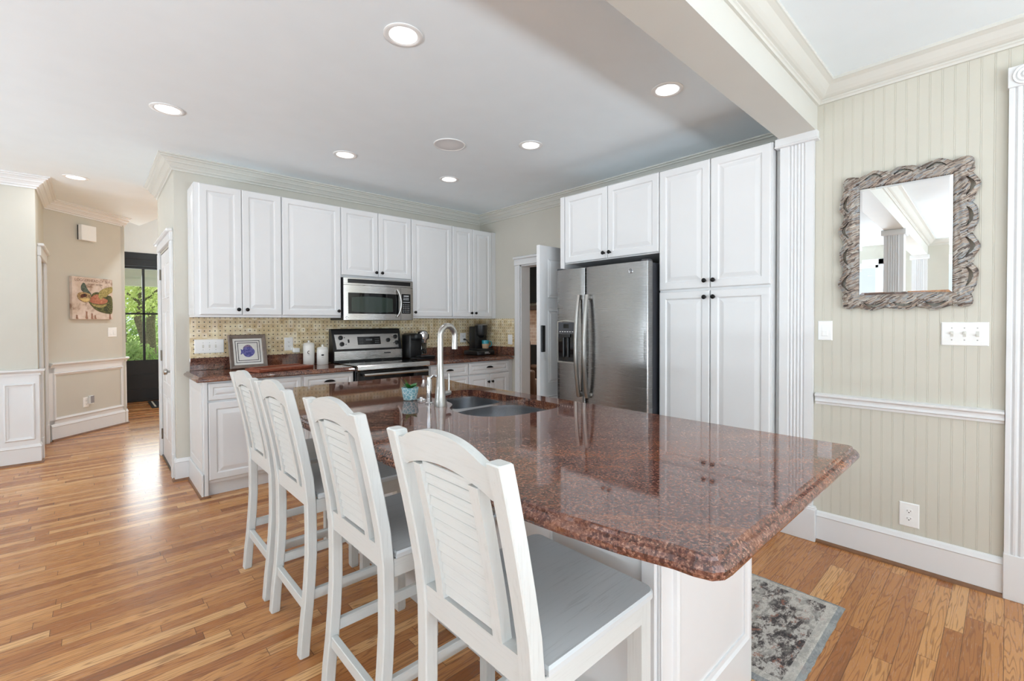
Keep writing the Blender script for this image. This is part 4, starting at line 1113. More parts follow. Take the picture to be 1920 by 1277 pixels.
for x, y, lb in ((1.106, 1.997, 'recessed ceiling light above the counter stools, the largest in view'),
                 (.370, 3.718, 'recessed ceiling light over the open floor, in front of the hall crown moulding'),
                 (1.531, 3.734, 'recessed ceiling light above the drawers left of the range'),
                 (2.509, 2.554, 'recessed ceiling light in front of the refrigerator cabinet'),
                 (2.524, 3.691, 'recessed ceiling light in front of the corner by the doorway'),
                 (2.511, 1.396, 'recessed ceiling light beside the beam, in front of the pantry'),
                 (-.097, 6.03, 'recessed ceiling light in the hall by the left crown moulding')):
    downlight(x, y, lb, 2.0 if y > 5 else 1)
r = thing('ceiling_speaker', 'flat round white speaker grille in the kitchen ceiling', 'speaker', (2.039, 2.973, CEIL))
T = Matrix.Translation((2.039, 2.973, CEIL))
b = NB(); lathe(b, [(.122, -.0005), (.122, -.005), (.116, -.007), (.112, -.004), (.112, -.0005)], T, 40, False); obj('speaker_rim', b, M_plastic, r, True)
t = NT('speaker_mesh'); v = t.vor(t.pos(), 260, 'Distance', rnd=0); t.set(Base_Color=t.ramp(v, [(.25, lin(190, 190, 192)), (.45, lin(236, 236, 236))]), Roughness=.6)
b = NB(); lathe(b, [(.1125, -.004), (.06, -.005), (.001, -.0055)], T, 40, False); obj('speaker_grille', b, t.m, r, True)

downlight(1.15, 6.9, 'recessed ceiling light high in the entry hall by the front door', 12, 3.25)  # lamp added out of view to brighten the hall walls
downlight(4.75, 4.3, 'recessed ceiling light in the room beyond the kitchen doorway', 12)  # lamp added out of view so the far room is not dark
# ------------------------------------------------------------------ carved mirror
_mt = math.radians(.6)
MC = frame((XM - .011, .382, 1.760), Vector((math.sin(_mt), -math.cos(_mt), 0)), Z, Vector((-math.cos(_mt), -math.sin(_mt), 0)))
GW, GH = .192, .297                                          # half sizes of the glass
def lobes(t, n): return abs(math.sin(PI * n * t)) ** .75
def carved_frame():
    cols = []; info = []
    def side(p0, p1, nrm, n, base, amp):
        m = 44 * n
        for i in range(m):
            t = i / m; q = Vector(p0).lerp(Vector(p1), t); d = base + amp * lobes(t, n) * (1 + .12 * math.sin(9 * t * n + n))
            lt = (t * n) % 1
            cols.append((q, q + Vector(nrm) * d)); info.append((lt, 1))
    def corner(p, a0, a1):
        m = 28
        for i in range(m):
            t = i / m; a = math.radians(a0 + (a1 - a0) * t); d = .066 + .028 * math.sin(PI * t) ** 2
            cols.append((Vector(p), Vector(p) + Vector((math.cos(a), math.sin(a))) * d)); info.append((t, 0))
    side((-GW, GH), (GW, GH), (0, 1), 3, .060, .026); corner((GW, GH), 90, 0)
    side((GW, GH), (GW, -GH), (1, 0), 4, .060, .034); corner((GW, -GH), 0, -90)
    side((GW, -GH), (-GW, -GH), (0, -1), 3, .060, .024); corner((-GW, -GH), 270, 180)
    side((-GW, -GH), (-GW, GH), (-1, 0), 4, .060, .034); corner((-GW, GH), 180, 90)
    b = NB(); NTt = 32; grid = []
    for (a, o) in cols:
        row = []
        for j in range(NTt + 1):
            t = j / NTt; p = a.lerp(o, t)
            row.append(b.verts.new((p.x, p.y, .012 + .014 * math.sin(PI * min(1, t * 1.02 + .05)) ** .5 + .0015 * math.sin(20 * t))))
        grid.append(row)
    n = len(grid)
    for i in range(n):
        lt, kind = info[i]; k = (i + 1) % n
        for j in range(NTt):
            t = (j + .5) / NTt
            if kind == 1:
                u = (lt + .02 - .5) / .32; w = (t - .56 - .16 * (1 - u * u)) / .085
                if u * u < 1 and abs(w) < (1 - u * u) ** .5: continue
            b.faces.new((grid[i][j], grid[k][j], grid[k][j + 1], grid[i][j + 1]))
    bmesh.ops.remove_doubles(b, verts=b.verts[:], dist=.0002)
    bmesh.ops.delete(b, geom=[v for v in b.verts if not v.link_faces], context='VERTS')
    e = [e for e in b.edges if len(e.link_faces) == 1]
    r_ = bmesh.ops.extrude_edge_only(b, edges=e)
    for v in [v for v in r_['geom'] if isinstance(v, bmesh.types.BMVert)]: v.co.z = 0
    bmesh.ops.transform(b, matrix=MC, verts=b.verts[:])
    return b
r = thing('wall_mirror', 'rectangular mirror in a carved scalloped driftwood frame', 'mirror', (XM - .006, .382, 1.76))
fo = obj('mirror_frame', carved_frame(), M_drift, r, True, 45)
tips = []
for k in range(1, 3): tips += [((-GW + 2 * GW * k / 3, GH + .058), 90), ((-GW + 2 * GW * k / 3, -GH - .058), -90)]
for k in range(0, 5): tips += [((GW + .06, -GH + 2 * GH * k / 4), 0), ((-GW - .06, -GH + 2 * GH * k / 4), 180)]
for (p, a) in tips:                                          # leaf curls where the scallops meet
    b = NB(); pts = []
    for i in range(7):
        t_ = i / 6; aa = math.radians(a) + 1.1 * t_ ** 1.5
        pts.append(MC @ Vector((p[0] + .030 * t_ * math.cos(aa) - .006 * math.cos(math.radians(a)), p[1] + .030 * t_ * math.sin(aa) - .006 * math.sin(math.radians(a)), .014)))
    tube(b, pts, [.010, .011, .010, .009, .007, .005, .002], 8); obj('leaf_curl', b, M_drift, fo, True)
b = NB(); rings(b, MC @ Matrix.Translation((-GW - .004, -GH - .004, 0)), 2 * GW + .008, 2 * GH + .008, [(0, .010), (.018, .0125)], .002); obj('mirror_glass', b, M_mirror, r)

# ------------------------------------------------------------------ switches and outlets
def plate(name, label, cat, M, w, h, kind, n=1, parent_extra=None):
    r = thing(name, label, cat, M.translation[:])
    b = NB(); rings(b, M @ Matrix.Translation((-w / 2, -h / 2, 0)), w, h, [(0, .003), (.004, .006)], .0003); obj('cover_plate', b, M_plastic, r)
    for i in range(n):
        u = (i - (n - 1) / 2) * .0460
        if kind == 'toggle':
            b = NB(); box(b, u - .006, u + .006, -.014, .014, .006, .0066, M=M); box(b, u - .0045, u + .0045, -.002 if i != n - 1 else -.010, .010 if i != n - 1 else .002, .0062, .018, .001, M=M); obj('toggle', b, M_cream, r)
            for v in (-.03, .03):
                b = NB(); lathe(b, [(.003, .006), (.0025, .007), (.0005, .0071)], M @ Matrix.Translation((u, v, 0)), 10); obj('screw', b, M_nickel, r)
        elif kind == 'rocker':
            b = NB(); box(b, u - .0165, u + .0165, -.034, .034, .006, .0075, .0005, M=M); box(b, u - .013, u + .013, -.03, 0, .0075, .0095, .001, M=M); obj('rocker', b, M_plastic, r)
        elif kind == 'duplex':
            for v in (-.02, .02):
                b = NB(); c = [(.0165 * math.cos(a), .0145 * max(-.85, min(.85, math.sin(a))) ) for a in [2 * PI * q / 24 for q in range(24)]]
                prism(b, c, .006, .0082, M @ Matrix.Translation((u, v, 0))); f_ = obj('receptacle', b, M_plastic, r)
                b = NB(); box(b, u - .008, u - .0062, v - .002, v + .007, .0082, .0085, M=M); box(b, u + .0062, u + .008, v - .001, v + .006, .0082, .0085, M=M); lathe(b, [(.0028, .0082), (.0028, .0086), (.0005, .0086)], M @ Matrix.Translation((u, v - .006, 0)), 10); obj('slots', b, M_black, f_)
    return r
MM_R = lambda y, z: frame((XM, y, z), -Y, Z, -X)
plate('wall_switch', 'white single rocker switch beside the fluted pilaster', 'switch', MM_R(.739, 1.264), .073, .115, 'rocker')
plate('wall_switch', 'white three-gang switch plate below the mirror', 'switch', MM_R(.146, 1.253), .172, .117, 'toggle', 3)
plate('wall_outlet', 'white duplex outlet low on the beadboard wall', 'outlet', MM_R(.351, .285), .083, .128, 'duplex')
MBW = lambda x, z: frame((x, YB - .008, z), X, Z, -Y)
plate('wall_switch', 'white three-gang switch plate on the tile left of the fish picture', 'switch', MBW(.741, 1.119), .215, .12, 'toggle', 3)
plate('wall_outlet', 'white duplex outlet on the tile between the fish picture and the canisters', 'outlet', MBW(1.381, 1.117), .078, .125, 'duplex')
b = NB(); M = MBW(1.44, 1.055); box(b, -.03, .03, -.022, .022, .006, .045, .006, M=M); box(b, -.045, -.02, .005, .03, .008, .03, .004, M=M)
tag(obj('plug_adapter', b, M_plastic, None), 'small white plug adapter hanging below the outlet by the canisters', 'plug')
plate('wall_outlet', 'white duplex outlet on the tile left of the drip coffee maker', 'outlet', MBW(3.44, 1.128), .09, .12, 'duplex')
plate('wall_switch', 'white rocker switch on the pinkish tile next to the doorway', 'switch', frame((XK - .008, 4.158, 1.11), -Y, Z, -X), .08, .118, 'rocker')
def MH(u, z, d=0): return frame(A0 + AU * u + Z * z + AN * d, AU, Z, AN)
plate('wall_switch', 'white double rocker switch below the turtle picture in the hall', 'switch', MH(.792, 1.207), .12, .118, 'rocker', 2)
plate('wall_outlet', 'white duplex outlet in the hall wainscot panel', 'outlet', MH(.435, .372), .075, .118, 'duplex')
b = NB(); M = MH(.478, .395); box(b, -.022, .022, -.05, .05, .0086, .04, .004, M=M); o = obj('night_light', b, M_plastic); tag(o, 'small white plug-in night light with a grey face on the hall outlet', 'night light')
b = NB(); box(b, -.021, .021, -.038, .048, .0401, .042, M=M); obj('sensor_face', b, simple('grey_lens', lin(140, 140, 144), .4), o)
r = thing('chime_box', 'white square door chime box near the top of the hall wall', 'chime', tuple(A0 + AU * .45 + Z * 2.4))
b = NB(); M = MH(.45, 2.405); box(b, -.092, .092, -.092, .092, .014, .06, .004, M=M); obj('chime_cover', b, M_plastic, r)
b = NB(); box(b, -.086, .086, -.086, .086, .0002, .014, M=M); obj('chime_back', b, M_black, r)

# turtle picture on canvas
r = thing('turtle_picture', 'square canvas picture of a swimming sea turtle on the hall wall', 'picture', tuple(A0 + AU * .51 + Z * 1.62))
M = MH(.257, 1.371); PW, PH = .512, .504
t = NT('aged_parchment'); n = t.noise(t.pos(), 9, 4, .6); t.set(Base_Color=t.ramp(n, [(.32, lin(150, 122, 104)), (.45, lin(204, 184, 168)), (.7, lin(222, 206, 196))]), Roughness=.8)
b = NB(); box(b, 0, PW, 0, PH, .0005, .035, .002, M=M); cv = obj('canvas', b, [t.m, M_cherry], r)
def blob(name, pts, mat, d, n=2):
    b = NB(); g0 = (sum(p[0] for p in pts) / len(pts), sum(p[1] for p in pts) / len(pts)); q = smooth_loop([(min(.993, g0[0] + (p[0] - g0[0]) * 1.04) * PW, (1 - (g0[1] + (p[1] - g0[1]) * 1.04)) * PH) for p in pts], n); c = NB(); f = c.faces.new([c.verts.new((p[0], p[1], d)) for p in q])
    g = bmesh.ops.extrude_face_region(c, geom=[f]); bmesh.ops.translate(c, verts=[v for v in g['geom'] if isinstance(v, bmesh.types.BMVert)], vec=(0, 0, .0012))
    bmesh.ops.triangulate(c, faces=c.faces[:]); bmesh.ops.transform(c, matrix=M, verts=c.verts[:]); merge(b, c); return obj(name, b, mat, cv)
def spotted(name, a, b_, sc):
    t = NT(name); v = t.vor(t.pos(), sc, 'Color'); s_ = t.sep(v)[0]; n = t.noise(t.pos(), 7, 2); c = t.ramp(s_, [(0, a), (1, b_)]); t.set(Base_Color=t.mix(t.ramp(n, [(.4, (0, 0, 0)), (.65, (.6,) * 3)]), c, a), Roughness=.7); return t.m
M_shell = spotted('turtle_shell', lin(40, 44, 24), lin(112, 110, 60), 75)
M_plast = spotted('turtle_belly', lin(150, 84, 60), lin(190, 130, 100), 90)
M_headm = spotted('turtle_head', lin(120, 92, 58), lin(206, 178, 128), 90)
M_flip = spotted('turtle_flipper', lin(60, 70, 64), lin(96, 110, 96), 90)
M_flip2 = spotted('turtle_flipper_front', lin(128, 116, 62), lin(178, 160, 100), 80)
M_rust = simple('rust_print', lin(150, 112, 92), .8)
blob('painted_far_flipper', [(.21, .32), (.205, .23), (.23, .17), (.27, .13), (.31, .165), (.335, .24), (.38, .31), (.455, .39), (.43, .43), (.31, .38)], M_flip, .0352)
blob('painted_shell', [(.385, .585), (.44, .45), (.505, .365), (.614, .34), (.72, .39), (.86, .41), (.995, .42), (.995, .84), (.90, .855), (.73, .83), (.59, .785), (.495, .71), (.43, .64)], M_shell, .0358)
blob('painted_belly', [(.386, .545), (.46, .455), (.56, .395), (.64, .40), (.72, .47), (.864, .51), (.84, .585), (.70, .63), (.55, .62), (.45, .60)], M_plast, .0366)
blob('painted_belly_edge', [(.44, .62), (.56, .645), (.70, .655), (.84, .61), (.80, .68), (.68, .71), (.56, .70), (.48, .665)], M_flip2, .0366)
blob('painted_head', [(.114, .43), (.147, .38), (.234, .355), (.342, .37), (.445, .41), (.42, .52), (.386, .585), (.288, .60), (.19, .56), (.125, .50)], M_headm, .0374)
blob('painted_mask', [(.175, .45), (.25, .39), (.34, .405), (.33, .465), (.27, .475), (.21, .50)], simple('mask_print', lin(92, 50, 38), .8, var=.3, scale=60), .0382)
blob('painted_jaw', [(.15, .51), (.23, .52), (.33, .50), (.41, .50), (.37, .57), (.28, .585), (.20, .55)], simple('jaw_print', lin(206, 178, 118), .8, var=.1, scale=40), .0382)
blob('painted_eye', [(.255, .415), (.28, .405), (.305, .42), (.29, .445), (.26, .445)], M_ink, .0391)
blob('painted_front_flipper', [(.62, .41), (.655, .31), (.777, .235), (.93, .19), (.995, .18), (.995, .32), (.886, .365), (.81, .455), (.75, .43), (.70, .52), (.636, .475)], M_flip2, .0378)
for k, (x, h) in enumerate(((.33, .20), (.46, .15), (.10, .10), (.92, .16), (.54, .1))):
    blob('painted_coral', [(x - .03, .99), (x - .015, .99 - h * .5), (x - .02, .99 - h), (x + .005, .99 - h * .8), (x + .02, .99 - h * .95), (x + .015, .99 - h * .4), (x + .04, .99)], M_rust, .0352, 1)
b = NB(); text_mesh(b, 'LOGGERHEAD OF SEA', M @ Matrix.Translation((PW / 2, PH * .925, .0355)), .045, .0004)
o = obj('painted_lettering', b, simple('brown_print', lin(138, 108, 94), .8), cv)
b = NB(); text_mesh(b, 'caretta  caretta', M @ Matrix.Translation((PW * .55, PH * .845, .0355)), .030, .0004); obj('painted_caption', b, simple('brown_print_light', lin(120, 96, 84), .8), cv)

# ------------------------------------------------------------------ things on the back counter
r = thing('framed_fish_picture', 'taupe framed picture of a blue round fish leaning on the tile', 'picture frame', (1.0, 4.6, .9155))
u_ = Vector((math.cos(.13), math.sin(.13), 0)); tilt = .2; n_ = Vector((u_.y, -u_.x, 0)); v_ = (Z * math.cos(tilt) - n_ * math.sin(tilt)); nn = u_.cross(v_)
M = frame((.866, 4.592, .9165), u_, v_, nn); fw_, fh_ = .305, .302
b = NB(); c = NB(); lo = [[(i, i, d), (fw_ - i, i, d), (fw_ - i, fh_ - i, d), (i, fh_ - i, d)] for i, d in ((0, 0), (0, .012), (.006, .018), (.026, .013), (.034, .008), (.034, .002))]
loft(c, lo, True, True); bmesh.ops.transform(c, matrix=M, verts=c.verts[:]); merge(b, c); obj('picture_frame', b, M_taupe, r)
b = NB(); box(b, .034, fw_ - .034, .034, fh_ - .034, .0022, .004, M=M); mt = obj('mat_board', b, M_mat_white, r)
for ins, wd in ((.052, .005), (.070, .005)):
    b = NB()
    for a in ((ins, fw_ - ins, ins, ins + wd), (ins, fw_ - ins, fh_ - ins - wd, fh_ - ins), (ins, ins + wd, ins + wd, fh_ - ins - wd), (fw_ - ins - wd, fw_ - ins, ins + wd, fh_ - ins - wd)): box(b, *a, .004, .0046, M=M)
    obj('ink_border', b, M_ink, mt)
M_fish = spotted('fish_print', lin(72, 74, 140), lin(140, 134, 190), 90); M_fish2 = spotted('fish_fin_print', lin(120, 96, 130), lin(160, 136, 160), 80)
def fblob(name, P, mat, d):
    b = NB(); q = smooth_loop([(fw_ * .5 + p[0], fh_ * .5 + p[1]) for p in P], 2); prism(b, q, d, d + .0006, M); return obj(name, b, mat, mt)
fblob('fish_fin', [(-.045, .02), (-.03, .052), (.005, .064), (.03, .05), (.045, .015), (0, .01)], M_fish2, .0041)
fblob('fish_body', [(-.05, .0), (-.035, .035), (.0, .046), (.04, .03), (.058, .0), (.045, -.03), (.01, -.052), (-.03, -.045)], M_fish, .0048)
fblob('fish_tail', [(-.04, .01), (-.062, .03), (-.055, .0), (-.066, -.03), (-.038, -.012)], M_fish, .0055)
# two cherry boards
ang = math.atan2(.155, .49); u_ = Vector((math.cos(ang), math.sin(ang), 0)); w_ = Vector((-u_.y, u_.x, 0))
M = frame((.975, 4.118, .9155), u_, w_, Z)
r = thing('cutting_board', 'flat cherry wood serving board lying in front of the fish picture', 'board', (1.2, 4.25, .9155))
b = NB(); box(b, .0, .50, .0, .20, .0, .026, .004, M=M); obj('board', b, M_cherry, r)
b = NB(); box(b, .04, .48, .165, .205, .026, .034, .003, M=M); box(b, .0, .03, .02, .18, .026, .032, .003, M=M); obj('board_rail', b, M_cherry, r)
# canisters
def canister(x, y, r0, h, lab, mark):
    r = thing('canister', lab, 'canister', (x, y, .915), 'white ceramic canisters beside the range')
    T = Matrix.Translation((x, y, .9155))
    b = NB(); lathe(b, [(r0 * .92, 0), (r0, .006), (r0, h - .02), (r0 * .97, h - .006), (r0 * .9, h)], T, 32); bd = obj('jar', b, M_ceramic, r, True)
    b = NB(); lathe(b, [(r0 * .97, h + .0005), (r0 * .99, h + .006), (r0 * .8, h + .016), (r0 * .3, h + .02), (.009, h + .024), (.012, h + .034), (.007, h + .04), (.001, h + .041)], T, 32); obj('lid', b, M_ceramic, r, True)
    d = Vector((-x, -y, 0)).normalized(); M = frame(Vector((x, y, .9155 + h * .62)) + d * (r0 + .0006), Vector((-d.y, d.x, 0)), Z, d)
    b = NB()
    if mark: 
        pts = [M @ Vector((.010 * math.cos(a), .013 * math.sin(a), 0)) for a in [1.0 + i * .35 for i in range(13)]]; tube(b, pts, .0028, 8); box(b, -.012, .012, -.026, -.0245, -.001, .0008, M=M)
    else:
        lathe(b, [(.013, -.002), (.013, .0008), (.001, .001)], M @ Matrix.Scale(.6, 4, Y), 18); box(b, -.010, .010, -.022, -.0205, -.001, .0008, M=M)
    obj('printed_mark', b, M_ink, bd)
canister(1.530, 4.632, .0515, .195, 'taller white ceramic canister with a dark letter mark', True)
canister(1.634, 4.560, .0525, .152, 'shorter white ceramic canister with an oval mark, right beside the range', False)
# pod coffee machine
r = thing('pod_coffee_machine', 'black single-serve coffee machine with a silver domed head', 'coffee machine', (2.63, 4.58, .915))
b = NB(); box(b, 2.545, 2.70, 4.50, 4.68, .917, 1.19, .018, seg=3); obj('machine_body', b, M_black, r, True)
b = NB(); box(b, 2.555, 2.79, 4.36, 4.68, .9155, .938, .010, seg=3); box(b, 2.60, 2.79, 4.355, 4.50, .938, .952, .008, seg=2); dt = obj('drip_tray', b, M_black, r, True)
b = NB(); box(b, 2.62, 2.77, 4.375, 4.485, .952, .955, M=None); obj('drip_grid', b, M_darkgrey, dt)
b = NB(); box(b, 2.56, 2.74, 4.40, 4.68, 1.13, 1.20, .022, seg=3); hd_ = obj('brew_head', b, M_black, r, True)
b = NB(); lathe(b, [(.062, 1.14), (.066, 1.175), (.064, 1.20), (.05, 1.222), (.028, 1.232), (.001, 1.234)], Matrix.Translation((2.68, 4.455, 0)), 28); lathe(b, [(.022, 1.095), (.03, 1.12), (.034, 1.14)], Matrix.Translation((2.69, 4.44, 0)), 20); obj('silver_dome', b, M_chrome, hd_, True)
b = NB(); box(b, 2.735, 2.785, 4.53, 4.67, .96, 1.13, .012, seg=2); obj('water_tank', b, M_clear, r, True)
# drip coffee maker
r = thing('drip_coffee_maker', 'black drip coffee maker with a silver top in the counter corner', 'coffee maker', (3.55, 4.5, .915))
b = NB(); box(b, 3.39, 3.66, 4.37, 4.66, .9155, .975, .014, seg=3); box(b, 3.47, 3.66, 4.40, 4.66, .97, .995, .008, seg=2); bs = obj('machine_base', b, M_black, r, True)
b = NB(); box(b, 3.475, 3.66, 4.53, 4.66, .98, 1.27, .012, seg=2); obj('back_tower', b, M_black, r, True)
b = NB(); lathe(b, [(.072, 1.16), (.078, 1.18), (.08, 1.285)], Matrix.Translation((3.575, 4.54, 0)), 32); lathe(b, [(.03, 1.125), (.06, 1.16)], Matrix.Translation((3.575, 4.54, 0)), 24); bhd = obj('brew_basket', b, M_black, r, True)
b = NB(); lathe(b, [(.080, 1.2855), (.082, 1.293), (.075, 1.302), (.06, 1.304), (.001, 1.304)], Matrix.Translation((3.575, 4.54, 0)), 32); obj('silver_lid', b, M_nickel, bhd, True)
b = NB(); box(b, 3.50, 3.56, 4.3685, 4.37, .953, .958); box(b, 3.50, 3.58, 4.3685, 4.37, .938, .943); obj('printed_lines', b, M_plastic, bs)
b = NB(); box(b, 3.40, 3.44, 4.3665, 4.3705, .93, .945, .001); obj('power_switch', b, M_darkgrey, bs)
b = NB(); tube(b, [(3.45, YB - .018, 1.105), (3.45, YB - .04, 1.105), (3.46, YB - .06, 1.098), (3.49, 4.68, 1.06), (3.52, 4.672, 1.02), (3.53, 4.668, .985), (3.54, 4.66, .95)], [.012, .012, .006, .005, .005, .005, .005], 8); obj('power_cord', b, M_black, r, True)
# mug on the coffee maker
r = thing('coffee_mug', 'teal and sand coloured mug standing on the drip coffee maker', 'mug', (3.575, 4.455, .9955))
T = Matrix.Translation((3.575, 4.452, 0))
b = NB(); lathe(b, [(.03, .9956), (.038, .999), (.043, 1.03), (.044, 1.055)], T, 28); obj('mug_body', b, M_sand, r, True)
b = NB(); lathe(b, [(.044, 1.0551), (.0445, 1.075), (.044, 1.098), (.041, 1.098), (.040, 1.06), (.001, 1.058)], T, 28); obj('mug_rim', b, M_teal, r, True)
b = NB(); tube(b, [(3.615, 4.44, 1.085), (3.645, 4.43, 1.08), (3.655, 4.427, 1.05), (3.64, 4.432, 1.02), (3.613, 4.441, 1.015)], .006, 10); obj('mug_handle', b, M_teal, r, True)

# ------------------------------------------------------------------ floor things
r = thing('area_rug', 'worn grey, cream and rust patterned rug on the floor behind the island', 'rug', (1.76, .497, 0))
b = NB(); n = 30; c = NB(); W2, L2 = .74, 1.70; rows = []
for i in range(n + 1):
    rows.append([])
    for j in range(n * 2 + 1):
        u, v = W2 * i / n, L2 * j / (2 * n); e = min(u, W2 - u, v, L2 - v)
        z = .012 if e > .006 else .004
        rows[-1].append(c.verts.new((u + (random.uniform(-.002, .002) if e < 1e-6 else 0), v + (random.uniform(-.002, .002) if e < 1e-6 else 0), z + random.uniform(-.0008, .0008))))
for i in range(n):
    for j in range(2 * n): c.faces.new((rows[i][j], rows[i + 1][j], rows[i + 1][j + 1], rows[i][j + 1]))
r_ = bmesh.ops.extrude_edge_only(c, edges=[e for e in c.edges if len(e.link_faces) == 1])
for v in [v for v in r_['geom'] if isinstance(v, bmesh.types.BMVert)]: v.co.z = 0
me = bpy.data.meshes.new('pile'); c.to_mesh(me); c.free(); me.materials.append(M_rug); o = bpy.data.objects.new('rug_pile', me); COL.objects.link(o); o.parent = r
b.free()
t = NT('striped_mat'); s_ = t.sep(t.pos(kind='World')); f = t.math('FRACT', t.math('MULTIPLY', s_[0], 7.5)); t.set(Base_Color=t.mix(t.math('LESS_THAN', f, .45), lin(24, 24, 26), lin(190, 184, 172)), Roughness=.9)
r = thing('door_mat', 'black door mat with pale stripes inside the front door', 'mat', (.95, 9.5, 0))
b = NB(); box(b, .665, 1.28, 9.08, 9.88, 0, .012, .003); obj('mat_border', b, simple('black_rubber', lin(26, 26, 28), .8), r)
b = NB(); box(b, .705, 1.24, 9.16, 9.80, .0121, .016); obj('mat_stripes', b, t.m, r)

# ------------------------------------------------------------------ room beyond the kitchen doorway
r = thing('fireplace', 'cream brick fireplace seen through the kitchen doorway', 'fireplace', (5.5, 5.5, 0))
t = NT('cream_brick'); p = t.n('ShaderNodeTexBrick'); t.l(t.comb(t.sep(t.pos(kind='World'))[1], t.sep(t.pos(kind='World'))[2]), p.inputs[0])
p.inputs['Scale'].default_value = 4.5; p.inputs[1].default_value = (*lin(206, 180, 160), 1); p.inputs[2].default_value = (*lin(226, 204, 186), 1); p.inputs[3].default_value = (*lin(240, 230, 216), 1)
t.set(Base_Color=p.outputs[0], Roughness=.8)
b = NB(); box(b, 5.35, 5.599, 4.9, 6.05, 0, 1.52); obj('brick_surround', b, t.m, r)
b = NB(); box(b, 5.24, 5.599, 4.85, 6.08, 1.5205, 1.60, .01); obj('mantel_shelf', b, M_darkwood_gap_shade, r)
b = NB(); box(b, 5.33, 5.3499, 5.25, 5.8, .2, .95); obj('firebox', b, M_black, r)
b = NB(); box(b, 5.56, 5.598, 4.95, 6.02, 1.66, 2.32, .004); o = tag(obj('television', b, M_glossblack), 'dark television above the fireplace beyond the doorway', 'television')
r = thing('armchair', 'brown leather armchair in front of the fireplace beyond the doorway', 'chair', (4.75, 4.85, 0))
M_leather = simple('brown_leather', lin(98, 66, 46), .45, var=.15)
b = NB(); box(b, 4.5, 5.0, 4.55, 5.1, .16, .46, .05, seg=3); obj('seat', b, M_leather, r, True)
b = NB(); box(b, 4.5, 5.0, 5.06, 5.22, .2, 1.06, .06, seg=3); obj('backrest', b, M_leather, r, True)
for x in (4.40, 4.98):
    b = NB(); box(b, x, x + .13, 4.5, 5.15, .16, .66, .05, seg=3); obj('armrest', b, M_leather, r, True)
for x, y in ((4.46, 4.56), (5.04, 4.56), (4.46, 5.12), (5.04, 5.12)):
    b = NB(); lathe(b, [(.02, 0), (.028, .16)], Matrix.Translation((x, y, 0)), 12); obj('leg', b, M_darkwood_gap_shade, r)

# ------------------------------------------------------------------ outside the front door
M_grass = simple('lawn', lin(112, 140, 70), .9, var=.3, scale=30)
b = NB(); box(b, -40, 60, 10.65, 80, -.35, -.25); struct('ground', b, M_grass)
b = NB(); box(b, -4, 6, 10.16, 12.6, -.25, -.04); struct('porch_floor', b, simple('porch_grey', lin(150, 150, 150), .7))
b = NB(); box(b, -4, 6, 10.16, 12.6, 2.62, 2.75); box(b, -4, 6, 12.45, 12.6, 2.25, 2.62); box(b, -4, 6, 12.38, 12.6, 2.10, 2.25); struct('porch_roof', b, M_trim)
M_bark = simple('bark', lin(104, 94, 84), .9, var=.45, scale=22)
def _leafmat(name, a, b_):
    t = NT(name); n = t.noise(t.pos(), 2.2, 3); c = t.ramp(n, [(.3, a), (.7, b_)]); t.set(Base_Color=c, Roughness=.6)
    tr = t.n('ShaderNodeBsdfTranslucent'); t.l(c, tr.inputs[0]); mx = t.n('ShaderNodeMixShader'); mx.inputs[0].default_value = .45
    t.l(t.b.outputs[0], mx.inputs[1]); t.l(tr.outputs[0], mx.inputs[2]); t.l(mx.outputs[0], t.out.inputs[0]); return t.m
M_fol = _leafmat('tree_leaves', lin(170, 186, 110), lin(236, 240, 186)); M_fol2 = _leafmat('shrub_leaves', lin(120, 150, 90), lin(196, 214, 150))
def foliage(b, cx, cy, cz, rx, ry, rz, n, s):
    rnd = random.Random(int(cx * 100 + n))
    for _ in range(n):
        while True:
            p = Vector((rnd.uniform(-1, 1), rnd.uniform(-1, 1), rnd.uniform(-1, 1)))
            if .25 < p.length < 1: break
        q = Vector((cx + p.x * rx, cy + p.y * ry, cz + p.z * rz)); a = Vector((rnd.gauss(0, 1), rnd.gauss(0, 1), rnd.gauss(0, 1))).normalized(); d = a.orthogonal().normalized(); L = s * rnd.uniform(.6, 1.3)
        e = a.cross(d)
        b.faces.new([b.verts.new(q + v) for v in (-d * L, e * L * .45, d * L, -e * L * .45)])
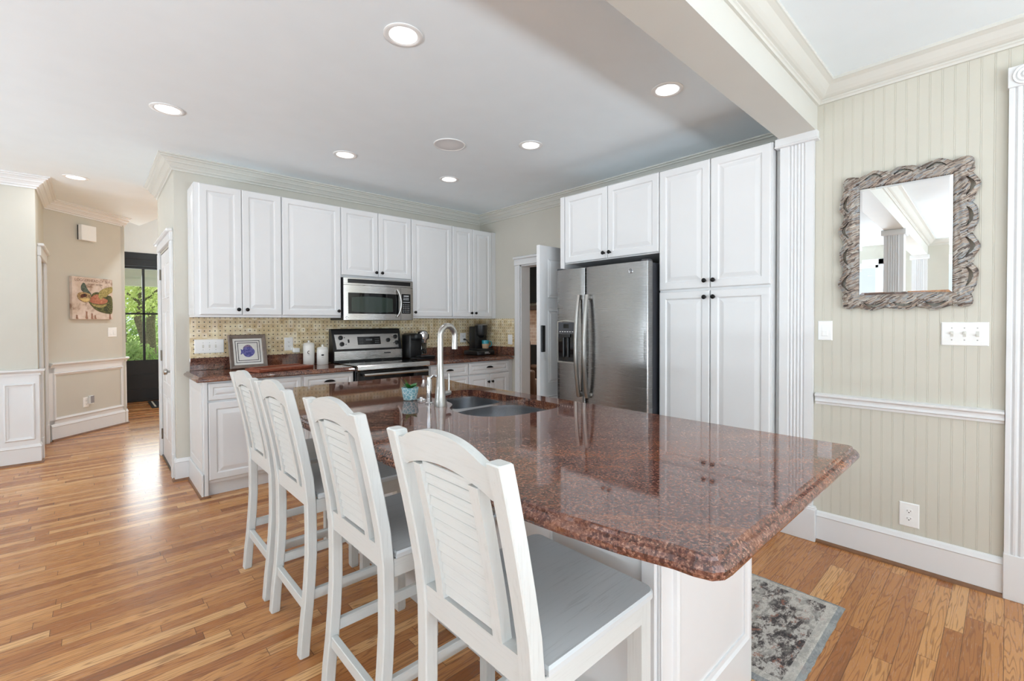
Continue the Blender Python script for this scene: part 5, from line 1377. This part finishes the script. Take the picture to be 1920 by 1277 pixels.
def tree(label, x, y, r0, h, crown, n):
    r = thing('tree', label, 'tree', (x, y, -.25), 'trees in front of the house')
    rnd = random.Random(int(x * 77 + y)); b = NB(); pts = [(x + rnd.uniform(-.08, .08), y, -.25 + h * i / 6) for i in range(7)]
    tube(b, pts, [r0 * 1.3, r0 * 1.05, r0, r0 * .95, r0 * .85, r0 * .75, r0 * .6], 14); obj('trunk', b, M_bark, r, True)
    b = NB()
    for k in range(4):
        a = k * 1.6; tube(b, [(x, y, h * .55), (x + .7 * math.cos(a), y + .7 * math.sin(a), h * .75), (x + 1.5 * math.cos(a), y + 1.4 * math.sin(a), h * .95)], [r0 * .4, r0 * .28, r0 * .12], 8)
    obj('limbs', b, M_bark, r, True)
    b = NB(); foliage(b, *crown, int(n * 1.7), .062); o = obj('foliage', b, M_fol, r); return r
tree('grey trunked tree at the middle bar of the front door glass', .95, 16.0, .085, 3.4, (.95, 16.0, 3.1, 1.4, 1.2, 1.6), 5200)
tree('grey trunked tree in the lower right pane of the front door', 1.50, 20.5, .13, 4.6, (1.7, 20.5, 4.0, 2.2, 1.6, 2.4), 5600)
tree('leaning pale tree at the left edge of the front door glass', .95, 26.0, .17, 5.2, (.9, 26.0, 4.9, 3.2, 2.2, 3.4), 6200)
for k, (x, y, s_, lb) in enumerate(((.70, 15.0, .62, 'leafy green shrub low in the left pane of the front door'), (2.2, 24.0, .7, 'rounded green shrub beyond the trunk in the right pane'))):
    r = thing('shrub', lb, 'shrub', (x, y, -.25)); b = NB(); foliage(b, x, y, -.25 + s_ * .9, s_ * .9, s_ * .8, s_ * .95, 900, .08); obj('foliage', b, M_fol2, r)
    b = NB(); tube(b, [(x, y, -.25), (x, y, s_ * .6)], .02, 6); obj('stem', b, M_bark, r)
r = thing('hedge', 'tall leafy hedge behind the trees seen through the front door', 'hedge', (1.5, 30, -.25))
b = NB(); foliage(b, 1.2, 30, .9, 2.0, .8, 1.3, 3800, .09); obj('foliage', b, M_fol2, r)
b = NB(); tube(b, [(1.2, 30, -.25), (1.2, 30, .8)], .06, 8); obj('stem', b, M_bark, r)
r = thing('neighbour_house', 'pale house across the street behind the trees', 'house', (6, 34, -.25))
b = NB(); box(b, 2.6, 12, 34, 40, -.25, 6); obj('wall', b, simple('siding', lin(216, 218, 222), .8), r)
for x in (3.2, 5.0, 7.0):
    b = NB(); box(b, x, x + .9, 33.95, 34.0, .8, 2.6); obj('window', b, M_darkgrey, r)
b = NB(); c = NB(); loft(c, [[(2.2, 33.6, 6), (12.4, 33.6, 6), (12.4, 40.4, 6), (2.2, 40.4, 6)], [(4, 36.8, 8.4), (10.6, 36.8, 8.4), (10.6, 37.2, 8.4), (4, 37.2, 8.4)]]); merge(b, c); obj('roof', b, M_darkgrey, r)
